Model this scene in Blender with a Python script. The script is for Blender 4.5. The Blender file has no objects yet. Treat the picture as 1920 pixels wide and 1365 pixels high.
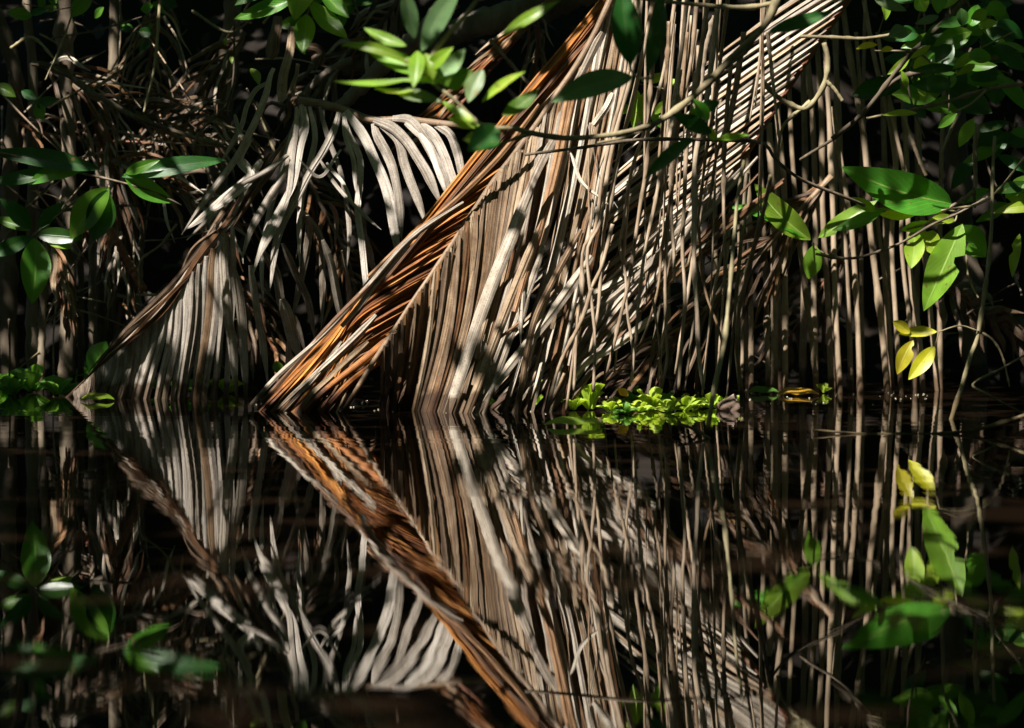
import bpy, math, random
import numpy as np
from mathutils import Vector, Matrix, Quaternion
random.seed(7); np.random.seed(7)
S = bpy.context.scene
C = S.collection

# ------------------------------------------------------------------ camera, sky, sun, exposure
F, HY, H = 6600.0, 393.0, 0.40          # focal length in photo pixels, horizon row, lens height above the water
cd = bpy.data.cameras.new('camera'); cam = bpy.data.objects.new('camera', cd); C.objects.link(cam)
cam.location = (0, 0, H); cam.rotation_euler = (math.pi/2, 0, 0)
cd.sensor_width = 36; cd.lens = 36*F/1920; cd.shift_y = -(682.5-HY)/1920
cd.clip_start = 0.05; cd.clip_end = 200
cd.dof.use_dof = True; cd.dof.focus_distance = 7.05; cd.dof.aperture_fstop = 5.0
S.camera = cam
LS = Vector((-0.36, -0.50, 0.80)).normalized()     # towards the sun
EL = math.asin(LS.z); AZ = math.atan2(LS.x, LS.y)
w = bpy.data.worlds.new('World'); S.world = w; w.use_nodes = True
nt = w.node_tree; bg = nt.nodes['Background']; sky = nt.nodes.new('ShaderNodeTexSky')
sky.sky_type = 'NISHITA'; sky.sun_disc = False; sky.sun_elevation = EL; sky.sun_rotation = AZ
nt.links.new(sky.outputs[0], bg.inputs[0]); bg.inputs[1].default_value = 0.055
sd = bpy.data.lights.new('sun', 'SUN'); sd.energy = 5.0; sd.angle = math.radians(0.5); sd.color = (1, .95, .87)
so = bpy.data.objects.new('sun', sd); C.objects.link(so); so.rotation_euler = LS.to_track_quat('Z', 'Y').to_euler()
S.view_settings.view_transform = 'Standard'; S.view_settings.look = 'None'; S.view_settings.gamma = 1
S.view_settings.exposure = 1.48
S.cycles.max_bounces = 8

def P(x, y, D): return Vector(((x-960)/F*D, D, H-(y-HY)/F*D))
def M(px, D=7.0): return px/F*D

# ------------------------------------------------------------------ materials
def newmat(name):
    m = bpy.data.materials.new(name); m.use_nodes = True
    return m, m.node_tree, m.node_tree.nodes['Principled BSDF'], m.node_tree.nodes['Material Output']
def N(nt, t, **k):
    n = nt.nodes.new(t)
    for a, b in k.items(): setattr(n, a, b)
    return n
def ramp(nt, stops):
    r = N(nt, 'ShaderNodeValToRGB'); e = r.color_ramp.elements
    while len(e) > 1: e.remove(e[0])
    e[0].position = stops[0][0]; e[0].color = (*stops[0][1], 1)
    for p, c in stops[1:]:
        x = e.new(p); x.color = (*c, 1)
    return r

def wet(nt, sock):
    """the tissue soaked dark just above the waterline"""
    L = nt.links.new; g = N(nt, 'ShaderNodeNewGeometry'); sp = N(nt, 'ShaderNodeSeparateXYZ'); L(g.outputs['Position'], sp.inputs[0])
    no = N(nt, 'ShaderNodeTexNoise'); no.inputs['Scale'].default_value = 45; L(g.outputs['Position'], no.inputs['Vector'])
    a = N(nt, 'ShaderNodeMath', operation='MULTIPLY_ADD'); L(no.outputs[0], a.inputs[0]); a.inputs[1].default_value = -.06; L(sp.outputs[2], a.inputs[2])
    r = ramp(nt, [(0.0, (.3, .25, .2)), (.02, (1, 1, 1))]); L(a.outputs[0], r.inputs[0])
    m = N(nt, 'ShaderNodeMixRGB', blend_type='MULTIPLY'); m.inputs[0].default_value = 1; L(sock, m.inputs[1]); L(r.outputs[0], m.inputs[2]); return m
def fibre(name, cols, trans=0.0, tcol=None, rough=.6, su=26, sv=2.2, bump=.5):
    """dead palm tissue: fine lengthwise fibres, stains, a shift of tone per object"""
    m, nt, b, out = newmat(name); L = nt.links.new
    uv = N(nt, 'ShaderNodeUVMap'); oi = N(nt, 'ShaderNodeObjectInfo')
    add = N(nt, 'ShaderNodeVectorMath', operation='MULTIPLY_ADD')
    cmb = N(nt, 'ShaderNodeCombineXYZ'); L(oi.outputs['Random'], cmb.inputs[0]); L(oi.outputs['Random'], cmb.inputs[1])
    L(cmb.outputs[0], add.inputs[0]); add.inputs[1].default_value = (57, 91, 0); L(uv.outputs[0], add.inputs[2])
    mp = N(nt, 'ShaderNodeMapping'); L(add.outputs[0], mp.inputs[0]); mp.inputs['Scale'].default_value = (su/2, sv*.45, 1)
    n1 = N(nt, 'ShaderNodeTexNoise'); L(mp.outputs[0], n1.inputs['Vector']); n1.inputs['Scale'].default_value = 1.0; n1.inputs['Detail'].default_value = 4; n1.inputs['Roughness'].default_value = .65
    mp2 = N(nt, 'ShaderNodeMapping'); L(add.outputs[0], mp2.inputs[0]); mp2.inputs['Scale'].default_value = (1.2, 9, 1)
    n2 = N(nt, 'ShaderNodeTexNoise'); L(mp2.outputs[0], n2.inputs['Vector']); n2.inputs['Scale'].default_value = 1.0; n2.inputs['Detail'].default_value = 4
    mx = N(nt, 'ShaderNodeMath', operation='MULTIPLY_ADD'); L(n1.outputs[0], mx.inputs[0]); mx.inputs[1].default_value = 1.35
    s2 = N(nt, 'ShaderNodeMath', operation='MULTIPLY_ADD'); L(n2.outputs[0], s2.inputs[0]); s2.inputs[1].default_value = .6; s2.inputs[2].default_value = -.72
    L(s2.outputs[0], mx.inputs[2])
    rr = N(nt, 'ShaderNodeMath', operation='MULTIPLY_ADD'); L(oi.outputs['Random'], rr.inputs[0]); rr.inputs[1].default_value = .36; L(mx.outputs[0], rr.inputs[2])
    cr = ramp(nt, [(i/(len(cols)-1)*.75+.12, c) for i, c in enumerate(cols)]); L(rr.outputs[0], cr.inputs[0])
    # dark specks of mould
    vo = N(nt, 'ShaderNodeTexNoise'); mp3 = N(nt, 'ShaderNodeMapping'); L(add.outputs[0], mp3.inputs[0]); mp3.inputs['Scale'].default_value = (3, 55, 1)
    L(mp3.outputs[0], vo.inputs['Vector']); vo.inputs['Scale'].default_value = 1.5; vo.inputs['Detail'].default_value = 6
    vr = ramp(nt, [(.28, (.25, .2, .16)), (.44, (1, 1, 1))]); L(vo.outputs[0], vr.inputs[0])
    mul = N(nt, 'ShaderNodeMixRGB', blend_type='MULTIPLY'); mul.inputs[0].default_value = .75; L(cr.outputs[0], mul.inputs[1]); L(vr.outputs[0], mul.inputs[2])
    mul = wet(nt, mul.outputs[0])
    L(mul.outputs[0], b.inputs['Base Color']); b.inputs['Roughness'].default_value = rough; b.inputs['Specular IOR Level'].default_value = .35
    bp = N(nt, 'ShaderNodeBump'); bp.inputs['Strength'].default_value = bump; bp.inputs['Distance'].default_value = .0015
    L(n1.outputs[0], bp.inputs['Height']); L(bp.outputs[0], b.inputs['Normal'])
    if trans:
        t = N(nt, 'ShaderNodeBsdfTranslucent'); tm = N(nt, 'ShaderNodeMixRGB', blend_type='MULTIPLY'); tm.inputs[0].default_value = 1
        L(mul.outputs[0], tm.inputs[1]); tm.inputs[2].default_value = (*(tcol or (1.6, 1.1, .6)), 1); L(tm.outputs[0], t.inputs[0])
        ms = N(nt, 'ShaderNodeMixShader'); ms.inputs[0].default_value = trans
        L(b.outputs[0], ms.inputs[1]); L(t.outputs[0], ms.inputs[2]); L(ms.outputs[0], out.inputs[0])
    return m
M_GREY = fibre('dry_grey_leaflet', [(.12,.085,.06), (.3,.245,.19), (.48,.42,.34), (.68,.62,.53)], .15)
M_PALE = fibre('silvery_leaflet', [(.16,.13,.10), (.36,.31,.26), (.54,.49,.43), (.72,.68,.62)], .15)
M_TAN = fibre('dry_tan_leaflet', [(.09,.05,.026), (.22,.14,.08), (.38,.28,.18), (.58,.49,.37)], .15)
M_BROWN = fibre('dry_brown_leaflet', [(.05,.022,.010), (.13,.06,.026), (.27,.14,.06), (.42,.28,.15)], .12)
M_ORANGE = fibre('amber_leaflet', [(.08,.022,.005), (.24,.075,.012), (.50,.19,.026), (.78,.44,.11)], .25, (1.4, .95, .45))  # glow of backlit leaflets partly put into this orange colour
M_DARK = fibre('dark_dead_leaflet', [(.03,.017,.010), (.09,.055,.033), (.18,.12,.075), (.34,.26,.18)], .1)
M_RACH = fibre('palm_rachis', [(.10,.06,.035), (.21,.14,.085), (.34,.24,.16)], 0, rough=.5)
M_REDR = fibre('reddish_rachis', [(.10,.035,.02), (.2,.075,.04), (.3,.14,.08)], 0, rough=.5)

def bark(name, cols, sc=60, bump=.6, stretch=.25, rough=.75):
    m, nt, b, out = newmat(name); L = nt.links.new
    tc = N(nt, 'ShaderNodeTexCoord'); oi = N(nt, 'ShaderNodeObjectInfo')
    ad = N(nt, 'ShaderNodeVectorMath', operation='ADD'); L(tc.outputs['Object'], ad.inputs[0]); L(oi.outputs['Random'], ad.inputs[1])
    mp = N(nt, 'ShaderNodeMapping'); L(ad.outputs[0], mp.inputs[0]); mp.inputs['Scale'].default_value = (1, 1, stretch)
    n1 = N(nt, 'ShaderNodeTexNoise'); L(mp.outputs[0], n1.inputs['Vector']); n1.inputs['Scale'].default_value = sc; n1.inputs['Detail'].default_value = 8; n1.inputs['Roughness'].default_value = .65
    n2 = N(nt, 'ShaderNodeTexNoise'); L(ad.outputs[0], n2.inputs['Vector']); n2.inputs['Scale'].default_value = sc*.22; n2.inputs['Detail'].default_value = 3
    a = N(nt, 'ShaderNodeMath', operation='MULTIPLY_ADD'); L(n1.outputs[0], a.inputs[0]); a.inputs[1].default_value = .6
    c = N(nt, 'ShaderNodeMath', operation='MULTIPLY_ADD'); L(n2.outputs[0], c.inputs[0]); c.inputs[1].default_value = .6
    d = N(nt, 'ShaderNodeMath', operation='MULTIPLY_ADD'); L(oi.outputs['Random'], d.inputs[0]); d.inputs[1].default_value = .25; d.inputs[2].default_value = -.2
    L(d.outputs[0], c.inputs[2]); L(c.outputs[0], a.inputs[2])
    cr = ramp(nt, [(.22+i/(len(cols)-1)*.55, k) for i, k in enumerate(cols)]); L(a.outputs[0], cr.inputs[0])
    L(wet(nt, cr.outputs[0]).outputs[0], b.inputs['Base Color']); b.inputs['Roughness'].default_value = rough; b.inputs['Specular IOR Level'].default_value = .3
    bp = N(nt, 'ShaderNodeBump'); bp.inputs['Strength'].default_value = bump; bp.inputs['Distance'].default_value = .002
    L(n1.outputs[0], bp.inputs['Height']); L(bp.outputs[0], b.inputs['Normal'])
    return m
M_ROOT = bark('mangrove_root', [(.10,.07,.045), (.24,.175,.115), (.38,.29,.20)], 90)
M_HANG = bark('hanging_root_bark', [(.11,.075,.048), (.27,.195,.13), (.44,.35,.26)], 110)
M_TWIG = bark('pale_twig', [(.09,.07,.04), (.19,.155,.085), (.32,.28,.16)], 90)
M_DTWIG = bark('dark_twig', [(.03,.022,.015), (.10,.075,.05), (.28,.22,.16)], 80)
M_TRUNK = bark('trunk_bark', [(.03,.022,.015), (.10,.075,.052), (.30,.24,.17)], 28, .9)
M_LOG = bark('log_bark', [(.03,.024,.018), (.11,.09,.07), (.24,.20,.16)], 40, 1.0)
M_LIT = bark('rotting_litter', [(.008,.005,.003), (.022,.014,.009), (.05,.034,.022)], 60, .6, 1)
M_STUMP = bark('weathered_wood', [(.06,.045,.04), (.28,.22,.2), (.55,.46,.43)], 34, 1.0, 1)

def green(name, base, tcol, t=.4, rough=.32, vein=(.25,.4,.08), blotch=None, spec=.5):
    m, nt, b, out = newmat(name); L = nt.links.new
    uv = N(nt, 'ShaderNodeUVMap'); oi = N(nt, 'ShaderNodeObjectInfo'); sp = N(nt, 'ShaderNodeSeparateXYZ'); L(uv.outputs[0], sp.inputs[0])
    # midrib and side veins
    a = N(nt, 'ShaderNodeMath', operation='SUBTRACT'); L(sp.outputs[0], a.inputs[0]); a.inputs[1].default_value = .5
    ab = N(nt, 'ShaderNodeMath', operation='ABSOLUTE'); L(a.outputs[0], ab.inputs[0])
    mr = ramp(nt, [(.012, (1,1,1)), (.03, (0,0,0))]); L(ab.outputs[0], mr.inputs[0])
    ma = N(nt, 'ShaderNodeMath', operation='MULTIPLY_ADD'); L(ab.outputs[0], ma.inputs[0]); ma.inputs[1].default_value = -.7; L(sp.outputs[1], ma.inputs[2])
    mm = N(nt, 'ShaderNodeMath', operation='MULTIPLY'); L(ma.outputs[0], mm.inputs[0]); mm.inputs[1].default_value = 75
    sn = N(nt, 'ShaderNodeMath', operation='SINE'); L(mm.outputs[0], sn.inputs[0])
    vr = ramp(nt, [(.85, (0,0,0)), (1.0, (.35,.35,.35))]); L(sn.outputs[0], vr.inputs[0])
    mxv = N(nt, 'ShaderNodeMixRGB', blend_type='ADD'); mxv.inputs[0].default_value = 1; L(mr.outputs[0], mxv.inputs[1]); L(vr.outputs[0], mxv.inputs[2])
    no = N(nt, 'ShaderNodeTexNoise'); no.inputs['Scale'].default_value = 22; no.inputs['Detail'].default_value = 5
    tc = N(nt, 'ShaderNodeTexCoord'); ad = N(nt, 'ShaderNodeVectorMath', operation='ADD'); L(tc.outputs['Object'], ad.inputs[0]); L(oi.outputs['Random'], ad.inputs[1]); L(ad.outputs[0], no.inputs['Vector'])
    bl = blotch or tuple(min(1, c*1.5) for c in base)
    nr = ramp(nt, [(.35, tuple(c*.75 for c in base)), (.55, base), (.75, bl)]); L(no.outputs[0], nr.inputs[0])
    hs = N(nt, 'ShaderNodeHueSaturation'); L(nr.outputs[0], hs.inputs['Color'])
    hv = N(nt, 'ShaderNodeMath', operation='MULTIPLY_ADD'); L(oi.outputs['Random'], hv.inputs[0]); hv.inputs[1].default_value = .05; hv.inputs[2].default_value = .475; L(hv.outputs[0], hs.inputs['Hue'])
    vv = N(nt, 'ShaderNodeMath', operation='MULTIPLY_ADD'); L(oi.outputs['Random'], vv.inputs[0]); vv.inputs[1].default_value = .5; vv.inputs[2].default_value = .75; L(vv.outputs[0], hs.inputs['Value'])
    mc = N(nt, 'ShaderNodeMixRGB'); L(mxv.outputs[0], mc.inputs[0]); L(hs.outputs[0], mc.inputs[1]); mc.inputs[2].default_value = (*vein, 1)
    s1 = N(nt, 'ShaderNodeTexNoise'); s1.inputs['Scale'].default_value = 95; s1.inputs['Detail'].default_value = 3; L(ad.outputs[0], s1.inputs['Vector'])
    sr = ramp(nt, [(.66, (0,0,0)), (.70, (1,1,1))]); L(s1.outputs[0], sr.inputs[0])
    ms_ = N(nt, 'ShaderNodeMixRGB'); L(sr.outputs[0], ms_.inputs[0]); L(mc.outputs[0], ms_.inputs[1]); ms_.inputs[2].default_value = (.16, .09, .03, 1); mc = ms_
    L(mc.outputs[0], b.inputs['Base Color']); b.inputs['Roughness'].default_value = rough; b.inputs['Specular IOR Level'].default_value = spec
    bp = N(nt, 'ShaderNodeBump'); bp.inputs['Strength'].default_value = .35; bp.inputs['Distance'].default_value = .001
    L(mxv.outputs[0], bp.inputs['Height']); bp2 = N(nt, 'ShaderNodeBump'); bp2.inputs['Strength'].default_value = .3; bp2.inputs['Distance'].default_value = .004
    L(no.outputs[0], bp2.inputs['Height']); L(bp.outputs[0], bp2.inputs['Normal']); L(bp2.outputs[0], b.inputs['Normal'])
    tr = N(nt, 'ShaderNodeBsdfTranslucent'); tm = N(nt, 'ShaderNodeMixRGB', blend_type='MIX'); L(mxv.outputs[0], tm.inputs[0]); tm.inputs[1].default_value = (*tcol, 1); tm.inputs[2].default_value = (*[c*.7 for c in tcol], 1); L(tm.outputs[0], tr.inputs[0])
    ms = N(nt, 'ShaderNodeMixShader'); ms.inputs[0].default_value = t
    L(b.outputs[0], ms.inputs[1]); L(tr.outputs[0], ms.inputs[2]); L(ms.outputs[0], out.inputs[0])
    return m
G_MID = green('green_leaf', (.07,.19,.015), (.22,.58,.015), .5)
G_BRIGHT = green('bright_leaf', (.16,.30,.025), (.40,.68,.03), .45, vein=(.35,.5,.12))
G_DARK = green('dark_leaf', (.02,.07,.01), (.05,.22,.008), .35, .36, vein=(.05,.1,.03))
G_YEL = green('yellow_leaf', (.62,.62,.02), (.85,.82,.02), .45, .4, vein=(.6,.6,.15), blotch=(.6,.5,.05))
G_YG = green('yellow_green_leaf', (.26,.42,.03), (.52,.74,.03), .45, .35, vein=(.4,.5,.12), blotch=(.5,.5,.08))
G_GREY = green('grey_green_leaf', (.13,.21,.08), (.12,.26,.05), .3, .45, vein=(.2,.28,.14))
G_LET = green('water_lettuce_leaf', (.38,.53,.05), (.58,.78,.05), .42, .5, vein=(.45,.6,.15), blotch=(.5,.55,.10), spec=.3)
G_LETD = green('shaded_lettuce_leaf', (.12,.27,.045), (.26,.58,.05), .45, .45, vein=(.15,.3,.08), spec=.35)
G_AMB = green('fallen_amber_leaf', (.7,.30,.02), (.8,.35,.02), .35, .35, vein=(.7,.4,.1), blotch=(.8,.42,.03))

# ------------------------------------------------------------------ mesh helpers
def tagset(o, label=None, cat=None, group=None, kind=None):
    if label: o['label'] = label
    if cat: o['category'] = cat
    if group: o['group'] = group
    if kind: o['kind'] = kind
    return o
def thing(name, loc, label, cat, group=None):
    o = bpy.data.objects.new(name, None); C.objects.link(o); o.location = loc; o.empty_display_size = .02
    return tagset(o, label, cat, group)
def mk(name, verts, faces, mat, parent=None, uvs=None, origin=None):
    org = parent.location if parent else Vector(origin if origin is not None else verts[0])
    if parent is not None and parent.parent: org = parent.parent.location + parent.location
    me = bpy.data.meshes.new(name)
    me.from_pydata([(v[0]-org[0], v[1]-org[1], v[2]-org[2]) for v in verts], [], faces)
    if uvs is not None:
        ul = me.uv_layers.new(name='UVMap'); li = np.empty(len(me.loops), dtype=np.int32); me.loops.foreach_get('vertex_index', li)
        ul.data.foreach_set('uv', np.asarray(uvs, dtype=np.float32)[li].ravel())
    me.materials.append(mat); me.polygons.foreach_set('use_smooth', [True]*len(me.polygons)); me.update()
    o = bpy.data.objects.new(name, me); C.objects.link(o)
    if parent: o.parent = parent
    else: o.location = org
    return o
def cat(pts, n):
    """smooth curve through control points"""
    p = np.array([tuple(q) for q in pts], float)
    if len(p) == 2: t = np.linspace(0, 1, n)[:, None]; return p[0]*(1-t)+p[1]*t
    d = np.r_[0, np.cumsum(np.linalg.norm(np.diff(p[:, :], axis=0), axis=1))]; d /= d[-1]
    tang = np.zeros_like(p); tang[1:-1] = (p[2:]-p[:-2])/(d[2:]-d[:-2])[:, None]
    tang[0] = (p[1]-p[0])/(d[1]-d[0]); tang[-1] = (p[-1]-p[-2])/(d[-1]-d[-2])
    out = []
    for t in np.linspace(0, 1, n):
        i = min(np.searchsorted(d, t, side='right')-1, len(p)-2); h = d[i+1]-d[i]; s = (t-d[i])/h
        out.append((2*s**3-3*s**2+1)*p[i]+(s**3-2*s**2+s)*h*tang[i]+(-2*s**3+3*s**2)*p[i+1]+(s**3-s**2)*h*tang[i+1])
    return np.array(out)
def PX(pts, D0, D1=None):
    D1 = D0 if D1 is None else D1; n = len(pts)-1
    return [P(q[0], q[1], (q[2] if len(q) > 2 else D0+(D1-D0)*i/n)) for i, q in enumerate(pts)]
VIEW = np.array([0, -1.0, 0])
def frames(c):
    T = np.gradient(c, axis=0); T /= np.linalg.norm(T, axis=1)[:, None]+1e-12
    s = np.cross(T, VIEW); ln = np.linalg.norm(s, axis=1)[:, None]; s = np.where(ln > .05, s/(ln+1e-9), np.array([1., 0, 0]))
    n = np.cross(s, T); return T, s, n
PROF_LEAF = lambda v: min(1, .45+v*4)*min(1, (1-v)*3.2)**.8
PROF_CUT = lambda v: min(1, .5+v*3.5)*(1-.25*v)
def ribbon(name, pts, wid, mat, parent=None, roll=0, fold=.25, twist=0, prof=PROF_LEAF, n=20, wob=.0015, origin=None, back=True, rw=1.0):
    """a folded palm leaflet: a pleated blade of real thickness along a curve"""
    c = cat(pts, n); T, s, nn = frames(c); K = 7; verts = []; uvs = []; L = 0
    ph = [random.uniform(0, 6.28) for _ in range(4)]; rid = [random.uniform(-.05, .05) for _ in range(K)]
    fz = random.uniform(.8, 1.3)
    th = .0009
    for i in range(n):
        v = i/(n-1); L += np.linalg.norm(c[i]-c[i-1]) if i else 0
        a = roll+twist*v+rw*(.12*math.sin(5*v+ph[0])+.05*math.sin(11*v+ph[1])); ca, sa = math.cos(a), math.sin(a)
        S_ = s[i]*ca+nn[i]*sa; N_ = nn[i]*ca-s[i]*sa
        ww = wid*prof(v)*(1+.04*rw*math.sin(9*v+ph[2])); ww = max(ww, .0009)
        cc = c[i]+s[i]*wob*math.sin(9*v+ph[3])+nn[i]*wob*math.sin(7*v+ph[1])
        row = []
        for k in range(K):
            u = k/(K-1)*2-1
            h = fold*fz*(1-abs(u))+rid[k]*(1-v*.3)
            row.append((cc+S_*u*ww*.5+N_*h*ww, N_))
            uvs.append((k/(K-1)*.999, L*4))
        verts += [r[0] for r in row]
        if back:
            verts += [r[0]-r[1]*th*(.3 if k in (0, K-1) else 1) for k, r in enumerate(row)]; uvs += [(k/(K-1)*.999, L*4+3) for k in range(K)]
    R = K*2 if back else K; faces = []
    for i in range(n-1):
        for k in range(K-1):
            a = i*R+k; faces.append((a, a+1, a+R+1, a+R))
            if back: b = a+K; faces.append((b+1, b, b+R, b+R+1))
        if back:
            a = i*R; faces.append((a, a+R, a+R+K, a+K)); a = i*R+K-1; faces.append((a+R, a, a+K, a+R+K))
    if back: faces.append(tuple(range(K))+tuple(range(2*K-1, K-1, -1))); e = (n-1)*R; faces.append(tuple(e+k for k in range(K-1, -1, -1))+tuple(e+K+k for k in range(K)))
    o = mk(name, verts, faces, mat, parent, uvs, origin); o.data.polygons.foreach_set('use_smooth', [False]*len(o.data.polygons)); return o
def tube(name, pts, r0, r1, mat, parent=None, n=24, sides=8, rough=.06, nodes=0, origin=None, flat=1.0):
    c = cat(pts, n); T, s, nn = frames(c); verts = []; uvs = []; L = 0; seed = random.uniform(0, 50)
    nd = [random.uniform(.05, .95) for _ in range(nodes)]
    for i in range(n):
        v = i/(n-1); L += np.linalg.norm(c[i]-c[i-1]) if i else 0; r = r0+(r1-r0)*v
        for q in nd: r *= 1+.35*math.exp(-((v-q)*n*.9)**2)
        r *= 1+rough*math.sin(seed+i*1.7)+rough*.6*math.sin(seed*2+i*3.1)
        for k in range(sides):
            a = 2*math.pi*k/sides; rr = r*(1+rough*math.sin(seed+k*2.3+i*.7))
            verts.append(c[i]+s[i]*math.cos(a)*rr+nn[i]*math.sin(a)*rr*flat); uvs.append((k/sides, L*4))
    faces = [(i*sides+k, i*sides+(k+1) % sides, (i+1)*sides+(k+1) % sides, (i+1)*sides+k) for i in range(n-1) for k in range(sides)]
    faces.append(tuple(range(sides-1, -1, -1))); faces.append(tuple((n-1)*sides+k for k in range(sides)))
    return mk(name, verts, faces, mat, parent, uvs, origin)
def leaf_mesh(base, tip, wid, roll=.3, fold=.12, bend=.1, peak=.5, bites=(), nv=18, nu=10, wav=.03):
    base, tip = np.array(base), np.array(tip); ax = tip-base; ln = np.linalg.norm(ax); T = ax/ln
    s = np.cross(T, VIEW); l = np.linalg.norm(s); s = s/l if l > .05 else np.array([1., 0, 0]); n = np.cross(s, T)
    if (n*math.cos(roll)-s*math.sin(roll))[2] < (n*math.cos(roll)+s*math.sin(roll))[2]: roll = -roll
    ca, sa = math.cos(roll), math.sin(roll); S_ = s*ca+n*sa; N_ = n*ca-s*sa
    ph = random.uniform(0, 6.28); verts = []; uvs = []; e = math.log(.5)/math.log(peak)
    side = random.uniform(-.06, .06)
    for i in range(nv):
        v = i/(nv-1); x = v**e; pr = math.sin(math.pi*x)**.82 if 0 < x < 1 else 0
        pr = max(pr*(1-.15*v), .012)
        mid = base+ax*v+N_*ln*bend*(math.sin(math.pi*v))+S_*ln*side*math.sin(math.pi*v)
        for k in range(nu+1):
            u = k/nu*2-1; lim = 1.0
            for (sg, v0, bw, bd) in bites:
                if sg*u > 0: lim = min(lim, 1-bd*max(0, 1-((v-v0)/bw)**2)) if abs(v-v0) < bw else lim
            uu = u*(lim if abs(u) > .01 else 1)
            off = fold*abs(uu)**1.3+wav*math.sin(v*11+ph+(2 if u > 0 else 0))*uu*uu
            verts.append(mid+S_*uu*wid*.5*pr*(1-.12*fold)+N_*off*wid*pr); uvs.append((uu*.5+.5, v))
    faces = [(i*(nu+1)+k, i*(nu+1)+k+1, (i+1)*(nu+1)+k+1, (i+1)*(nu+1)+k) for i in range(nv-1) for k in range(nu)]
    return verts, faces, uvs
def leaf(parent, bx, by, tx, ty, wpx, D, mat, Dt=None, roll=None, fold=.14, bend=None, peak=.48, bites=(), name='leaf', label=None):
    roll = random.uniform(-.5, .5) if roll is None else roll; bend = random.uniform(-.1, .14) if bend is None else bend
    v, f, u = leaf_mesh(P(bx, by, D), P(tx, ty, Dt or D+random.uniform(-.04, .03)), M(wpx, D)/max(.35, math.cos(roll)), roll, fold, bend, peak, bites)
    o = mk(name, v, f, mat, parent, u)
    if label: o['label'] = label
    return o
ORD = ['first', 'second', 'third', 'fourth', 'fifth', 'sixth', 'seventh', 'eighth', 'ninth', 'tenth', 'eleventh', 'twelfth', 'thirteenth', 'fourteenth', 'fifteenth', 'sixteenth', 'seventeenth', 'eighteenth', 'nineteenth', 'twentieth']
ORD += ['twenty '+o for o in ORD[:9]] + ['thirtieth'] + ['thirty '+o for o in ORD[:9]] + ['fortieth']+['forty '+o for o in ORD[:9]]

# ------------------------------------------------------------------ setting: water, bank
def make_water():
    m, nt, b, out = newmat('still_dark_water'); L = nt.links.new
    b.inputs['Base Color'].default_value = (.010, .0058, .0034, 1); b.inputs['Roughness'].default_value = .004; b.inputs['IOR'].default_value = 1.45
    geo = N(nt, 'ShaderNodeNewGeometry')
    def wave(sx, sy, sc, det, stop=None, rot=0):
        mp = N(nt, 'ShaderNodeMapping'); L(geo.outputs['Position'], mp.inputs[0]); mp.inputs['Scale'].default_value = (sx, sy, 1); mp.inputs['Rotation'].default_value = (0, 0, rot)
        n = N(nt, 'ShaderNodeTexNoise'); L(mp.outputs[0], n.inputs['Vector']); n.inputs['Scale'].default_value = sc; n.inputs['Detail'].default_value = det
        return n
    def mul(a, b_):
        x = N(nt, 'ShaderNodeMath', operation='MULTIPLY'); L(a, x.inputs[0])
        if isinstance(b_, float): x.inputs[1].default_value = b_
        else: L(b_, x.inputs[1])
        return x.outputs[0]
    def add(a, b_):
        x = N(nt, 'ShaderNodeMath', operation='ADD'); L(a, x.inputs[0]); L(b_, x.inputs[1]); return x.outputs[0]
    # height field in metres: slow swell everywhere, short ripples in patches, a fine skin
    swell = mul(wave(1, 1, 3.2, 2).outputs[0], .00028)
    patch = wave(.9, 1.6, 1.1, 2, rot=.1); pr = ramp(nt, [(.42, (.05,.05,.05)), (.6, (1,1,1))]); L(patch.outputs[0], pr.inputs[0])
    rip = mul(mul(wave(2.6, 9, 1.2, 1).outputs[0], pr.outputs[0]), .00021)
    fine = mul(wave(16, 34, 1.3, 1).outputs[0], .000006)
    near = mul(mul(wave(3, 34, 1.5, 1).outputs[0], pr.outputs[0]), .00003)
    sp = N(nt, 'ShaderNodeSeparateXYZ'); L(geo.outputs['Position'], sp.inputs[0])
    def band(lo, a, b_, hi):
        m = N(nt, 'ShaderNodeMapRange'); m.inputs['From Min'].default_value = 4; m.inputs['From Max'].default_value = 8; L(sp.outputs[1], m.inputs[0])
        r = ramp(nt, [((lo-4)/4, (0,0,0)), ((a-4)/4, (1,1,1)), ((b_-4)/4, (1,1,1)), ((hi-4)/4, (0,0,0))]); L(m.outputs[0], r.inputs[0]); return r.outputs[0]
    b1 = mul(mul(wave(1.3, 10, 1, 2, rot=.03).outputs[0], band(5.8, 6.1, 6.9, 7.3)), .00050)     # breeze ripples by the bank
    b2 = mul(mul(wave(2.2, 12, 1, 1, rot=-.05).outputs[0], band(4.4, 4.7, 5.2, 5.5)), .00030)
    hgt = add(add(add(add(add(swell, rip), fine), near), b1), b2)
    bp = N(nt, 'ShaderNodeBump'); bp.inputs['Strength'].default_value = 1; bp.inputs['Distance'].default_value = 1.0
    L(hgt, bp.inputs['Height']); L(bp.outputs[0], b.inputs['Normal'])
    v = [(-40, -30, 0), (40, -30, 0), (40, 30, 0), (-40, 30, 0)]
    o = mk('water', v, [(0, 1, 2, 3)], m, origin=(0, 0, 0)); o['kind'] = 'structure'
    return o
make_water()
m_mud = bark('wet_mud', [(.003,.002,.0015), (.008,.0055,.004), (.018,.012,.008)], 14, 1.0, 1, .7)
m_mud.node_tree.nodes['Principled BSDF'].inputs['Specular IOR Level'].default_value = .1
def bank_h(x, y):
    t = max(0, y-8.15); return -.12+min(.9*t, .5)+1.1*max(0, t-.3)**1.0*.9+.05*math.sin(x*5+y*3)+.04*math.sin(x*11-y*7)
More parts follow.
